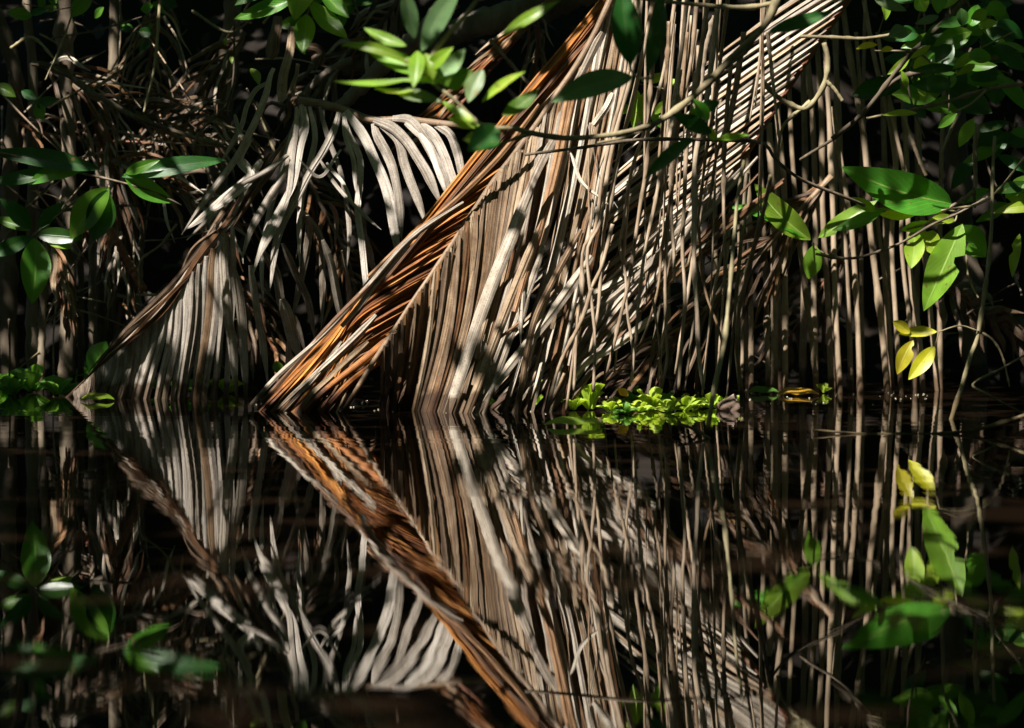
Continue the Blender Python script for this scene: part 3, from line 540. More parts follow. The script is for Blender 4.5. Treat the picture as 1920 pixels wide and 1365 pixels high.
# ------------------------------------------------------------------ ROOTS
POSTS = [  # upright prop roots at the right, top to foot
 ([(1440, -40), (1448, 120), (1455, 190), (1470, 350), (1472, 560), (1472, 760)], 14), ([(1475, -20), (1481, 200), (1493, 400), (1500, 470), (1520, 620), (1528, 700)], 12),
 ([(1400, 250), (1405, 420), (1408, 600), (1409, 760)], 13), ([(1425, 260), (1432, 420), (1438, 600), (1441, 765)], 12), ([(1442, 230), (1450, 420), (1452, 600), (1453, 765)], 16),
 ([(1500, -20), (1515, 120), (1522, 196), (1530, 400), (1526, 560), (1531, 760)], 14), ([(1530, 60), (1540, 205), (1543, 400), (1552, 560), (1560, 765)], 14), ([(1540, -20), (1554, 205), (1562, 400), (1566, 560), (1577, 765)], 13),
 ([(1560, 20), (1572, 187), (1580, 400), (1590, 560), (1597, 765)], 13), ([(1575, -30), (1593, 102), (1607, 181), (1622, 278), (1632, 430), (1652, 600), (1667, 765)], 15), ([(1560, 200), (1586, 360), (1597, 430), (1608, 600), (1614, 765)], 13),
 ([(1605, 60), (1620, 240), (1645, 410), (1662, 560), (1676, 765)], 10), ([(1620, 0), (1637, 97), (1669, 234), (1680, 305), (1672, 440), (1680, 600), (1692, 765)], 12), ([(1645, 60), (1657, 131), (1680, 250), (1695, 330), (1690, 450), (1710, 640)], 10),
 ([(1690, 130), (1700, 300), (1707, 503), (1725, 640), (1732, 765)], 13), ([(1720, 180), (1728, 380), (1742, 560), (1752, 660), (1761, 765)], 13), ([(1385, 420), (1388, 560), (1392, 660), (1388, 765)], 8), ([(1695, 220), (1720, 290), (1737, 330)], 9)]
POSTS.sort(key=lambda q: q[0][-1][0])
for i, (pts, wd) in enumerate(POSTS):
    d = 7.72+rnd(-.08, .12); r = M(wd/2, d)
    o = tube('prop_root', [P(x, y, d) for x, y in pts], r*.72, r*.84, M_ROOT, n=44, sides=9, rough=.03, nodes=2)
    tagset(o, '%s from left of the upright mangrove prop roots standing at right' % ORD[i], 'root', 'upright prop roots at the right')
for i in range(11):    # roots standing farther back in the gloom
    x = 1250+i*52+rnd(-12, 12); d = rnd(7.85, 8.1); l = rnd(-25, 10); o = tube('prop_root', [P(x+l, rnd(-40, 200), d), P(x+l*.4+rnd(-8, 8), 400, d), P(x, 780, d)], M(rnd(3, 6), d), M(rnd(4, 7), d), M_ROOT, n=22, sides=7)
    tagset(o, 'dim prop root standing in the gloom behind the front row of upright roots', 'root', 'dim prop roots in the back row')
HANG = [([(1180, -30), (1175, 110), (1150, 240), (1120, 330), (1107, 420), (1096, 505)], 7), ([(1195, -30), (1183, 120), (1150, 240), (1130, 330), (1115, 430), (1093, 468), (1090, 556), (1084, 585), (1075, 735)], 9),
 ([(1106, 230), (1105, 330), (1107, 470)], 4), ([(1205, -20), (1190, 120), (1160, 230), (1143, 310), (1125, 420), (1102, 468), (1113, 585), (1116, 630), (1112, 735)], 9), ([(1228, -20), (1200, 130), (1178, 220), (1160, 300), (1143, 380), (1131, 439), (1125, 527), (1122, 585), (1108, 660)], 10),
 ([(1250, -20), (1225, 110), (1218, 215), (1210, 320), (1201, 380), (1178, 526), (1172, 556), (1138, 700)], 10), ([(1268, -20), (1240, 150), (1190, 300), (1180, 350), (1169, 420), (1163, 460), (1172, 512), (1175, 580), (1187, 661), (1184, 715)], 8),
 ([(1292, -20), (1275, 120), (1258, 220), (1240, 310), (1228, 380), (1210, 468), (1199, 556), (1191, 647)], 9), ([(1290, 60), (1275, 200), (1262, 330), (1250, 420), (1240, 468), (1234, 541), (1216, 609), (1201, 647)], 8), ([(1310, -20), (1296, 120), (1264, 240), (1262, 330), (1254, 400), (1251, 424), (1246, 527), (1249, 623), (1251, 673), (1240, 729)], 9),
 ([(1330, -20), (1310, 130), (1290, 260), (1282, 380), (1281, 468), (1284, 556), (1278, 644), (1272, 732)], 10), ([(1345, 10), (1325, 180), (1305, 300), (1303, 380), (1303, 497), (1306, 585), (1311, 659), (1320, 730)], 12), ([(1322, -20), (1320, 80), (1300, 280), (1308, 403), (1317, 497), (1326, 556), (1347, 615), (1358, 659)], 8),
 ([(1368, -20), (1340, 200), (1325, 290), (1312, 390), (1305, 440), (1290, 500)], 8), ([(1372, 110), (1360, 260), (1358, 380), (1358, 527), (1344, 553)], 9), ([(1390, 90), (1370, 200), (1345, 290), (1335, 360), (1328, 392)], 8), ([(1430, 60), (1432, 180), (1428, 270), (1425, 400)], 6),
 ([(1440, 60), (1448, 150), (1455, 200), (1462, 260)], 8), ([(1260, 300), (1257, 400), (1262, 470), (1265, 530)], 10), ([(1240, 320), (1228, 380), (1212, 450), (1205, 500)], 8), ([(1160, 60), (1150, 130), (1125, 280), (1108, 380), (1080, 500), (1060, 600)], 9), ([(1395, 60), (1380, 170), (1352, 300)], 10), ([(1340, 30), (1322, 100), (1312, 200)], 11), ([(1255, 40), (1250, 120), (1245, 210), (1233, 330)], 8),
 ([(1150, 420), (1128, 500), (1100, 560), (1080, 640), (1062, 770)], 8), ([(1110, 540), (1090, 600), (1050, 680), (1025, 775)], 9), ([(1275, 130), (1262, 220), (1246, 300)], 12), ([(1290, 395), (1262, 470), (1240, 560)], 6), ([(1060, 700), (1040, 740), (1025, 772)], 7), ([(1225, 560), (1235, 640), (1243, 720)], 5)]
HANG.sort(key=lambda q: q[0][0][0])
for i, (pts, wd) in enumerate(HANG):
    d = 6.86+rnd(-.08, .08)
    if pts[-1][1] > 725: d = min(d, 2640/(pts[-1][1]-HY)*.985) if pts[-1][1] > 760 else d
    r = M(wd/2, d); o = tube('hanging_root', [P(x+rnd(-1.5, 1.5), y, d) for x, y in pts], r*1.0, r*.62, M_HANG if i % 4 else M_TAN, n=46, sides=7, rough=.06, nodes=3)
    tagset(o, '%s from left of the thin brown roots hanging over the right-hand dead frond' % ORD[i], 'root', 'thin hanging roots')
for i in range(13):   # straight thin strands reaching to the water
    x = 1045+i*27+rnd(-7, 7); d = rnd(7.05, 7.2); y1 = rnd(690, 752); l = rnd(20, 60)
    o = tube('root_hair', [P(x+l, rnd(280, 460), d), P(x+l*.45, 560, d), P(x, y1, d)], M(rnd(3, 5)), M(2), M_HANG if i % 3 else M_DTWIG, n=24, sides=6, rough=.05, nodes=2)
    tagset(o, 'fine straight strand hanging low behind the bright lettuce', 'root', 'fine strands behind the lettuce')
for i in range(12):
    x = rnd(1130, 1420); d = rnd(6.95, 7.15); l = rnd(15, 70); y1 = rnd(180, 640)
    o = tube('root_hair', [P(x+l*.6, rnd(-60, 60), d), P(x+l*.3+rnd(-6, 6), y1*.5, d), P(x+rnd(-8, 8), y1, d)], M(rnd(2, 4)), M(1.5), M_HANG, n=24, sides=6, rough=.08, nodes=2)
    tagset(o, 'fine secondary root dangling among the thicker hanging roots', 'root', 'fine roots between the hanging ones')

# ------------------------------------------------------------------ BRANCHES and TWIGS
def stick(name, pts, D0, D1, w0, w1, mat, label, category='twig', group=None, parts=(), n=40, nodes=5):
    if not parts:
        o = tube(name, PX(pts, D0, D1), M(w0/2, D0), M(w1/2, D0), mat, n=n, sides=9, rough=.07, nodes=nodes); return tagset(o, label, category, group)
    t = thing(name, P(pts[0][0], pts[0][1], D0), label, category, group); tube('stem', PX(pts, D0, D1), M(w0/2, D0), M(w1/2, D0), mat, t, n, 9, .07, nodes)
    for q, a, b in parts: tube('side_shoot', PX(q, D0), M(a/2, D0), M(b/2, D0), mat, t, 20, 7, .07, 2)
    return t
stick('branch', [(1475, -60), (1455, 5), (1432, 50), (1385, 95), (1335, 148), (1285, 193), (1235, 228), (1180, 246), (1120, 256), (1060, 259), (1000, 250), (955, 238)], 6.25, 6.2, 15, 8, M_TWIG, 'pale yellowish branch sweeping in a long curve across the hanging roots', 'branch',
      parts=[([(1455, 5), (1400, 14), (1300, 8), (1180, -5)], 10, 6), ([(1240, 226), (1180, 255), (1120, 268)], 7, 4), ([(1000, 250), (960, 262), (915, 280)], 7, 4), ([(1420, 62), (1400, 95), (1360, 130)], 9, 5)])
stick('branch', [(985, 290), (1080, 278), (1200, 262), (1330, 262), (1430, 268), (1455, 300), (1500, 335), (1590, 372), (1620, 385)], 6.6, 7.0, 6, 7, M_DTWIG, 'thin grey twig running level behind the pale curved branch', 'branch')
stick('branch', [(1433, 155), (1450, 175), (1475, 192), (1508, 204), (1530, 185), (1548, 150), (1552, 110), (1545, 80)], 6.9, 6.9, 9, 10, M_TWIG, 'hooked twig looping over the reddish midrib', 'branch', parts=[([(1546, 150), (1565, 168), (1580, 190)], 8, 7), ([(1520, 190), (1470, 235), (1458, 285)], 8, 5)])
stick('branch', [(1500, 68), (1560, 70), (1620, 72), (1700, 60)], 6.8, 6.8, 7, 6, M_TWIG, 'short level twig in front of the reddish midrib top', 'branch')
stick('branch', [(1960, 155), (1860, 165), (1810, 180), (1760, 195), (1700, 207), (1625, 222)], 6.7, 6.8, 7, 5, M_TWIG, 'sunlit twig reaching in level from the upper right edge', 'branch', parts=[([(1850, 168), (1820, 195), (1790, 210)], 5, 3), ([(1800, 210), (1780, 250), (1765, 290)], 6, 5)])
stick('branch', [(1960, 90), (1860, 110), (1760, 130), (1680, 150), (1590, 240), (1500, 300)], 6.9, 7.1, 8, 6, M_DTWIG, 'dark branch crossing above the upright roots at upper right', 'branch', parts=[([(1760, 130), (1720, 100), (1640, 95)], 5, 3)])
stick('branch', [(1560, 260), (1620, 210), (1700, 110), (1790, 20), (1830, -30)], 7.0, 6.9, 8, 9, M_DTWIG, 'dark twig slanting up to the right edge of the frame top', 'branch')
stick('twig', [(1832, 232), (1828, 290), (1829, 345), (1824, 360), (1770, 396), (1735, 420)], 7.1, 7.1, 10, 5, M_DTWIG, 'forked bare twig above the big drooping leaf at right', 'twig', parts=[([(1826, 352), (1828, 390)], 8, 4), ([(1824, 362), (1790, 400), (1700, 430)], 4, 3)])
stick('twig', [(1865, 255), (1861, 340), (1859, 430), (1850, 520), (1840, 590), (1831, 640), (1822, 660), (1808, 710), (1786, 778), (1776, 815)], 6.75, 6.72, 6, 9, M_TWIG, 'long straight twig leaning down into the water near the right edge', 'twig')
stick('twig', [(1835, 621), (1800, 611), (1760, 622)], 6.73, 6.7, 3, 2.5, M_TWIG, 'fine arched stalk carrying the yellow leaves', 'twig')
stick('twig', [(1834, 620), (1862, 638), (1880, 670), (1893, 725)], 6.74, 6.74, 5, 3, M_TWIG, 'drooping arched twiglet right of the leaning twig', 'twig')
stick('twig', [(1925, 664), (1870, 695), (1824, 721), (1850, 738), (1930, 782)], 6.74, 6.6, 4, 4, M_TWIG, 'thin twig bent in a sharp V at the right edge', 'twig')
stick('twig', [(1530, 476), (1560, 482), (1600, 484), (1640, 474), (1690, 455), (1750, 420), (1800, 398), (1920, 330)], 7.15, 7.05, 5, 4, M_DTWIG, 'dark curved twig joining the leaf clusters at right', 'twig')
stick('twig', [(1765, 395), (1850, 375), (1925, 290)], 7.0, 6.9, 4, 4, M_TWIG, 'thin pale twig rising to the right edge beside the big leaf', 'twig')
stick('twig', [(1800, 430), (1812, 480), (1816, 520), (1835, 560)], 7.2, 7.2, 4, 4, M_DTWIG, 'small crooked twig hanging right of the big drooping leaf', 'twig')
stick('stalk', [(1445, 330), (1435, 380), (1426, 418), (1405, 497), (1394, 544), (1385, 585), (1382, 659), (1392, 760)], 6.3, 6.9, 8, 10, M_TWIG, 'bent pale stalk leaning in front of the left upright roots', 'twig')
stick('stalk', [(1395, 300), (1382, 380), (1376, 453), (1367, 556), (1358, 644), (1341, 720), (1326, 812)], 6.35, 6.28, 6, 9, M_TWIG, 'soft greenish stalk standing in the water right of the bright lettuce', 'twig')
stick('stick', [(1525, 806), (1600, 812), (1700, 815), (1780, 812), (1850, 801), (1930, 776)], 6.28, 6.28, 4, 8, M_TWIG, 'long thin stick floating in a shallow arc at right', 'stick')
stick('stick', [(1272, 794), (1305, 806), (1330, 822), (1372, 842)], 6.26, 6.1, 7, 4, M_TWIG, 'short forked stick poking from the water below the bright lettuce', 'stick', parts=[([(1300, 803), (1320, 830), (1330, 845)], 6, 3)])
stick('twig', [(918, 74), (950, 110), (985, 150), (1003, 166)], 7.6, 7.6, 7, 7, M_DTWIG, 'straight grey stick behind the foreground leaves, left of the big frond', 'twig')
stick('twig', [(440, 40), (430, 185), (372, 252), (363, 290)], 7.5, 7.5, 3, 5, M_DTWIG, 'long kinked stem hanging from the top left of centre', 'twig')
stick('twig', [(332, 420), (300, 460), (263, 490), (261, 540)], 7.5, 7.5, 5, 3, M_TWIG, 'kinked dry twig leaning left of the grey frond midrib', 'twig')
for i, (pts, wd) in enumerate([([(150, -20), (120, 70), (85, 150)], 4), ([(225, -10), (226, 60), (222, 120)], 4), ([(60, 118), (110, 130), (180, 178), (260, 222), (420, 275)], 11), ([(20, 90), (60, 70), (110, 120)], 6), ([(0, 340), (80, 395), (160, 388), (260, 385)], 6),
        ([(0, 420), (50, 390), (100, 340)], 7), ([(300, 0), (290, 120), (270, 210)], 6), ([(170, 170), (230, 130), (270, 95)], 7), ([(200, 240), (300, 265), (430, 275)], 5), ([(270, 230), (330, 255), (420, 270)], 5), ([(130, 350), (240, 400), (350, 420)], 8), ([(210, 130), (250, 60), (300, 20)], 4), ([(360, 20), (430, 60), (480, 30)], 5), ([(620, 140), (560, 220), (540, 260)], 10)]):
    stick('twig', pts, 7.55+.03*i, 7.5+.03*i, wd, wd*.7, M_DTWIG if i % 3 else M_TWIG, 'bare crossing twig in the dark tangle at upper left', 'twig', 'bare twigs tangled at upper left')
for i in range(70):    # more bare twigs in the tangle
    x, y = (rnd(-20, 520), rnd(-20, 420)) if i < 50 else (rnd(0, 330), rnd(430, 700)); a = rnd(-1.2, 1.2)+(1.57 if i % 3 == 0 else 0); l = rnd(60, 220)
    stick('twig', [(x, y), (x+math.cos(a)*l*.5+rnd(-8, 8), y+math.sin(a)*l*.5+rnd(-8, 8)), (x+math.cos(a)*l, y+math.sin(a)*l+rnd(0, 20))], rnd(7.55, 8.1), rnd(7.55, 8.1), rnd(2, 5), rnd(1.5, 3), random.choice([M_DTWIG, M_TWIG, M_HANG]), 'bare crossing twig in the dark tangle at upper left' if i < 50 else 'dim bare twig among the stems at lower left', 'twig', 'bare twigs tangled at upper left' if i < 50 else 'dim twigs at lower left', n=14, nodes=2)
for i in range(26):
    x, y = rnd(1100, 1900), rnd(380, 700); a = rnd(-1.5, 1.5); l = rnd(30, 110)
    stick('twig', [(x, y), (x+math.cos(a)*l*.5+rnd(-8, 8), y+math.sin(a)*l*.5+rnd(-8, 8)), (x+math.cos(a)*l, y+math.sin(a)*l)], rnd(7.8, 8.1), rnd(7.8, 8.1), rnd(2, 4), rnd(1.5, 3), M_DTWIG, 'dim broken twig lying behind the upright roots', 'twig', 'dim twigs behind the upright roots', n=12, nodes=1)

# trunks, stems and logs
def trunk(name, pts, D, w0, w1, mat, label, category='trunk', group=None):
    o = tube(name, [P(x, y, D) for x, y in pts], M(w0/2, D), M(w1/2, D), mat, n=50, sides=14, rough=.07, nodes=4); return tagset(o, label, category, group)
trunk('tree_trunk', [(-10, 20), (8, 70), (22, 110), (30, 160), (20, 300), (15, 500), (20, 800)], 7.9, 26, 34, M_TRUNK, 'pale sunlit trunk at the far left edge')
trunk('tree_trunk', [(48, -60), (52, 40), (60, 110), (62, 260), (60, 480), (64, 800)], 7.95, 16, 24, M_TRUNK, 'slim trunk just right of the pale one at far left')
trunk('tree_trunk', [(124, -60), (122, 60), (124, 160), (130, 330), (128, 560), (124, 800)], 7.8, 24, 32, M_TRUNK, 'dark upright trunk crossing the top of the left tangle')
trunk('tree_trunk', [(216, -60), (214, 60), (212, 140), (196, 200), (190, 420), (200, 800)], 8.0, 18, 28, M_TRUNK, 'mottled trunk second right of the dark upright trunk')
trunk('tree_trunk', [(440, -80), (430, 100), (410, 300), (395, 800)], 8.15, 30, 40, M_TRUNK, 'shaded trunk rising behind the grey frond')
trunk('tree_trunk', [(1800, -80), (1790, 200), (1810, 500), (1840, 800)], 8.2, 40, 50, M_TRUNK, 'shaded trunk behind the dense leaves at upper right')
for i, x in enumerate((80, 150, 172, 188, 238, 262)):
    trunk('stem', [(x+rnd(-12, 12), 380+rnd(-40, 40)), (x+rnd(-5, 5), 560), (x+rnd(-12, 12), 790)], 7.8+.05*i, rnd(8, 14), rnd(12, 18), M_TRUNK, '%s from left of the dim upright stems above the left lettuce' % ORD[i], 'stem', 'dim upright stems at left')
trunk('fallen_log', [(640, 130), (760, 95), (880, 50), (1000, 15), (1120, -30)], 8.0, 34, 66, M_LOG, 'dark fissured log lying behind the foreground leaf cluster')
trunk('palm_stalk', [(632, 206), (680, 160), (720, 122), (800, 50), (850, 0)], 7.6, 24, 34, M_LOG, 'thick grey palm leaf stalk slanting up right from the grey frond', 'stalk')
trunk('palm_stalk', [(556, 196), (590, 155), (630, 125), (660, 112)], 7.7, 12, 14, M_LOG, 'thinner mossy stalk left of the thick grey one', 'stalk')
for i, (a, l) in enumerate(((([(525, 190), (530, 150), (540, 110), (548, 50)]), 'broad brown leaf sheath standing upright left of the mossy stalk'), (([(548, 180), (552, 150), (560, 120)]), 'narrow tan leaf sheath right of the broad brown one'), (([(505, 110), (515, 70), (520, 30)]), 'dark sheath just below the top green leaves'), (([(590, 120), (600, 100), (575, 90)]), 'curled brown leaf sheath above the mossy stalk'))):
    o = ribbon('leaf_sheath', PX(a, 7.65), M((24, 12, 30, 34)[i]), M_TAN if i < 2 else M_DARK, None, .2, .15, .4, PROF_CUT, 16); tagset(o, l, 'leaf sheath')
trunk('root_knuckle', [(330, 560), (372, 540), (400, 520), (420, 480)], 7.75, 30, 12, M_STUMP, 'weathered root knuckle tucked behind the left frond midrib', 'root')
trunk('brown_stalk', [(208, 430), (245, 500), (270, 545)], 7.55, 12, 16, M_REDR, 'short rusty stalk leaning behind the left frond midrib', 'stalk')

# weathered stump tip in the water beside the lettuce
def stump():
    c = P(1362, 757, 7.02); V = []; nr, ns = 18, 26
    for i in range(nr):
        v = i/(nr-1); r = math.sin(math.pi*(.03+.94*v))**.7
        for k in range(ns):
            a = 2*math.pi*k/ns; q = 1+.16*math.sin(3*a+v*5)+.10*math.sin(7*a-v*9)+random.uniform(-.03, .03)
            V.append((c[0]+math.cos(a)*r*.026*q*(1.15-.5*v)+.016*v*v, c[1]+math.sin(a)*r*.028*q, c[2]-.028+v*.042+.006*math.sin(2*a)))
    f = [(i*ns+k, i*ns+(k+1) % ns, (i+1)*ns+(k+1) % ns, (i+1)*ns+k) for i in range(nr-1) for k in range(ns)]
    tagset(mk('wood_knob', V, f, M_STUMP, origin=c), 'greyish pink lump of weathered wood at the right end of the bright lettuce', 'wood')
stump()

# ------------------------------------------------------------------ LEAFY TWIGS
def cluster(label, D, stems, leaves, smat=M_TWIG, category='leafy twig', group=None, name='leafy_twig'):
    s0 = stems[0][0][0] if stems else leaves[0][:2]; t = thing(name, P(s0[0], s0[1], D), label, category, group)
    for pts, a, b in stems: tube('stem', PX(pts, D), M(a/2, D), M(b/2, D), smat, t, 20, 7, .06, 2)
    for q in leaves:
        bx, by, tx, ty, wd, mt = q[:6]; kw = q[6] if len(q) > 6 else {}
        leaf(t, bx, by, tx, ty, wd, kw.pop('D', D), mt, **kw)
    return t
FD = 5.5
cluster('blurred bright green leaf cluster in the foreground at top centre', FD, [([(930, -60), (880, 20), (820, 90), (800, 140), (850, 185), (905, 235), (960, 240)], 8, 7), ([(800, 140), (760, 112), (720, 100)], 6, 4)], [
 (777, 72, 757, -30, 34, G_GREY, dict(roll=.1)), (790, 96, 868, -35, 44, G_GREY, dict(roll=-.1, fold=.1)), (762, 86, 682, 52, 24, G_BRIGHT, dict(roll=.3)), (770, 118, 638, 84, 22, G_BRIGHT, dict(roll=.2)), (790, 140, 690, 96, 40, G_BRIGHT, dict(roll=.3)),
 (775, 147, 622, 152, 13, G_BRIGHT, dict(roll=.9)), (835, 155, 752, 152, 15, G_BRIGHT, dict(roll=.9)), (778, 170, 700, 165, 10, G_YG, dict(roll=1.0)), (740, 172, 828, 190, 26, G_GREY, dict(roll=.4)), (803, 130, 850, 88, 28, G_YG, dict(roll=.3)), (888, 132, 826, 156, 46, G_MID, dict(roll=.1, peak=.55)),
 (820, 150, 872, 92, 38, G_GREY, dict(roll=.2)), (905, 130, 878, 192, 36, G_GREY, dict(roll=-.2)), (903, 192, 985, 134, 18, G_YG, dict(roll=.6)), (942, 218, 1010, 166, 32, G_MID, dict(roll=.4)), (842, 222, 908, 232, 24, G_YG, dict(roll=.5)), (932, 238, 876, 285, 56, G_DARK, dict(roll=.2, fold=.3)), (925, 255, 868, 262, 34, G_YG, dict(roll=.6)),
 (796, 100, 812, 150, 30, G_BRIGHT, dict(roll=.2)), (940, 66, 1050, 0, 24, G_BRIGHT, dict(roll=.4, bend=.12)), (830, 190, 895, 235, 20, G_YG, dict(roll=.6)), (783, 95, 775, 165, 34, G_BRIGHT, dict(roll=-.2))], group='leafy twigs')
cluster('three large dark leaves on one stalk hanging in front of the big frond', 5.7, [([(1226, 146), (1195, 145), (1180, 120), (1196, 30), (1200, -50)], 5, 6)], [
 (1188, 144, 1034, 192, 54, G_GREY, dict(roll=.25, fold=.2, bend=.03)), (1183, 122, 1166, -25, 62, G_DARK, dict(roll=.1)), (1214, 138, 1240, -20, 38, G_DARK, dict(roll=.5))], group='leafy twigs')
cluster('small backlit green leaves glowing between the hanging roots', 7.15, [([(1180, 155), (1215, 160), (1260, 170)], 3, 2)], [
 (1202, 152, 1262, 136, 20, G_BRIGHT, dict(roll=.3)), (1192, 165, 1188, 242, 30, G_BRIGHT), (1214, 168, 1204, 232, 24, G_BRIGHT), (1226, 214, 1258, 186, 18, G_BRIGHT), (1212, 190, 1238, 240, 20, G_MID), (1185, 158, 1150, 195, 20, G_YG), (1180, 195, 1165, 214, 16, G_BRIGHT), (1255, 148, 1275, 168, 14, G_YG)], group='leafy twigs')
cluster('dark leaf cluster on the pale curved branch above the hanging roots', 6.0, [([(1330, 262), (1315, 230), (1300, 195)], 4, 3)], [
 (1335, 250, 1262, 214, 34, G_DARK), (1310, 205, 1350, 190, 26, G_DARK), (1330, 225, 1300, 185, 26, G_MID), (1322, 240, 1345, 262, 22, G_YG), (1345, 262, 1405, 253, 16, G_YG, dict(roll=.7)), (1300, 258, 1208, 336, 28, G_DARK), (1440, 60, 1562, 22, 30, G_DARK, dict(roll=.4)), (1320, 200, 1290, 240, 24, G_MID)], group='leafy twigs')
cluster('glossy leaf rosette of four in front of the upright roots', 7.19, [([(1524, 455), (1530, 466), (1560, 482)], 4, 4)], [
 (1520, 450, 1414, 344, 54, G_BRIGHT, dict(roll=-.15, fold=.18, bend=.03)), (1516, 448, 1366, 388, 34, G_MID, dict(roll=.35, fold=.2)), (1528, 458, 1516, 523, 40, G_BRIGHT, dict(roll=.2, peak=.5, bend=.02)), (1534, 446, 1645, 376, 34, G_BRIGHT, dict(roll=.5, bend=.06, bites=((1, .3, .06, .5),)))], group='leafy twigs')
cluster('cluster with one very large green leaf and bitten young leaves at right', 7.1, [([(1795, 398), (1740, 386), (1690, 392), (1640, 392)], 4, 3), ([(1795, 398), (1790, 415), (1760, 420), (1725, 428)], 3, 2)], [
 (1785, 383, 1577, 313, 84, G_MID, dict(roll=.05, fold=.2, bend=.04, peak=.42)), (1738, 386, 1722, 332, 24, G_YG), (1645, 396, 1596, 370, 22, G_YG, dict(roll=.3)), (1716, 404, 1640, 397, 20, G_YEL, dict(roll=.5, bites=((1, .8, .1, .6),))), (1790, 412, 1748, 408, 20, G_YG, dict(roll=.4)),
 (1714, 430, 1708, 504, 42, G_YG, dict(roll=.2, bites=((1, .35, .07, .6),))), (1722, 426, 1762, 482, 42, G_YG, dict(roll=-.2, bites=((1, .4, .08, .8), (-1, .2, .08, .7)))), (1805, 420, 1732, 583, 66, G_BRIGHT, dict(roll=-.25, fold=.14, bend=.05, bites=((-1, .38, .06, .75),))),
 (1795, 425, 1848, 482, 62, G_MID, dict(roll=.2, D=7.16, bites=((1, .45, .1, .9),))), (1690, 432, 1740, 414, 20, G_YG, dict(roll=.5)), (1660, 390, 1560, 432, 26, G_MID, dict(roll=.6))], group='leafy twigs')
cluster('pair of bitten pale leaves at the right edge', 7.0, [([(1960, 400), (1900, 396), (1862, 400)], 3, 2)], [(1960, 388, 1862, 398, 26, G_YG, dict(roll=.3)), (1950, 400, 1884, 366, 34, G_YG, dict(roll=.2)), (1912, 438, 1898, 520, 22, G_YG, dict(bites=((1, .4, .1, .6),))), (1930, 330, 1885, 372, 30, G_MID), (1940, 345, 1850, 360, 24, G_DARK)], group='leafy twigs')
cluster('four lemon yellow leaves hanging just above the water at right', 6.72, [([(1762, 620), (1757, 635), (1753, 650)], 2, 2)], [
 (1757, 622, 1684, 626, 22, G_YEL, dict(roll=.4, bend=-.08)), (1706, 625, 1674, 602, 24, G_YEL, dict(roll=.2)), (1712, 638, 1682, 702, 32, G_YEL, dict(roll=.1, bites=((-1, .2, .1, .6),))), (1753, 649, 1703, 712, 34, G_YEL, dict(roll=-.1))], group='leafy twigs')
cluster('spray of glossy dark leaves reaching in from the left edge', 6.9, [([(-30, 280), (60, 300), (130, 320), (200, 335), (290, 360), (340, 385)], 6, 3), ([(200, 335), (205, 352)], 3, 3)], [
 (190, 318, -25, 284, 40, G_DARK, dict(roll=.3, bend=.05)), (150, 322, 52, 346, 34, G_MID, dict(roll=.3)), (100, 320, -20, 340, 30, G_DARK), (228, 332, 425, 300, 38, G_DARK, dict(roll=.4)), (232, 326, 326, 380, 42, G_MID, dict(roll=.2)), (205, 352, 132, 448, 62, G_MID, dict(roll=.3)), (200, 356, 176, 452, 62, G_DARK, dict(roll=-.1)), (235, 325, 300, 300, 24, G_MID)], M_DTWIG, group='leafy twigs')
cluster('lower left rosette with one big leaf drooping straight down', 6.95, [([(150, 370), (100, 410), (62, 442)], 4, 3)], [
 (64, 446, 60, 570, 62, G_MID, dict(roll=.15, bend=.04)), (60, 444, -25, 482, 32, G_DARK), (66, 440, 158, 448, 34, G_DARK), (88, 452, 136, 466, 26, G_BRIGHT), (56, 432, -15, 408, 22, G_MID), (58, 430, 0, 372, 36, G_DARK), (70, 430, 120, 380, 30, G_DARK)], M_DTWIG, group='leafy twigs')
cluster('bright green leaves hanging from the top edge left of centre', 7.0, [([(620, -50), (585, 5), (575, 30)], 4, 3)], [
 (562, -8, 438, 36, 34, G_MID, dict(roll=.4)), (540, 0, 476, 32, 26, G_BRIGHT), (572, -40, 552, 38, 58, G_BRIGHT, dict(roll=.2)), (580, 2, 652, 72, 38, G_MID, dict(roll=.3)), (574, 26, 567, 100, 44, G_MID, dict(roll=.2)), (600, -20, 655, 34, 34, G_MID), (520, -20, 440, 10, 30, G_DARK)], group='leafy twigs')
cluster('few green leaves at the top left corner', 7.4, [([(190, -30), (160, 5), (100, 20)], 3, 2)], [(172, -5, 134, 32, 34, G_MID), (60, 30, 12, 22, 26, G_MID), (55, 28, 90, 18, 16, G_DARK), (-10, 160, 30, 182, 26, G_MID), (60, 200, 110, 185, 24, G_DARK), (70, 195, 80, 225, 26, G_MID), (40, 170, 70, 185, 20, G_DARK)], M_DTWIG, group='leafy twigs')
cluster('single small backlit leaf beneath the top green leaves', 7.4, [], [(470, 128, 486, 160, 18, G_BRIGHT), (424, 70, 421, 85, 8, G_BRIGHT), (432, 105, 435, 120, 9, G_BRIGHT)], group='leafy twigs')
# dense foliage at the upper right
def bush(label, D, x0, x1, y0, y1, n, mats, seed, wr=(18, 40), lr=(40, 100)):
    random.seed(seed); st = []; lv = []
    for k in range(4):
        a = (rnd(x0, x1), y0-30); b = (rnd(x0, x1), rnd(y0, y1)); st.append(([a, ((a[0]+b[0])/2+rnd(-20, 20), (a[1]+b[1])/2), b], 5, 2.5))
    for k in range(n):
        s = random.choice(st)[0]; f = rnd(.2, 1); q = rpt(cat([(c[0], c[1], 0) for c in s], 20), f); a = rnd(-.6, 3.7); l = rnd(*lr); q = (q[0]+rnd(-25, 25), q[1]+rnd(-15, 15))
        lv.append((q[0], q[1], q[0]+math.cos(a)*l, q[1]+abs(math.sin(a))*l*.7, rnd(*wr), random.choice(mats), dict(D=D+rnd(-.25, .2))))
    cluster(label, D, st, lv, M_DTWIG, group='leafy twigs')
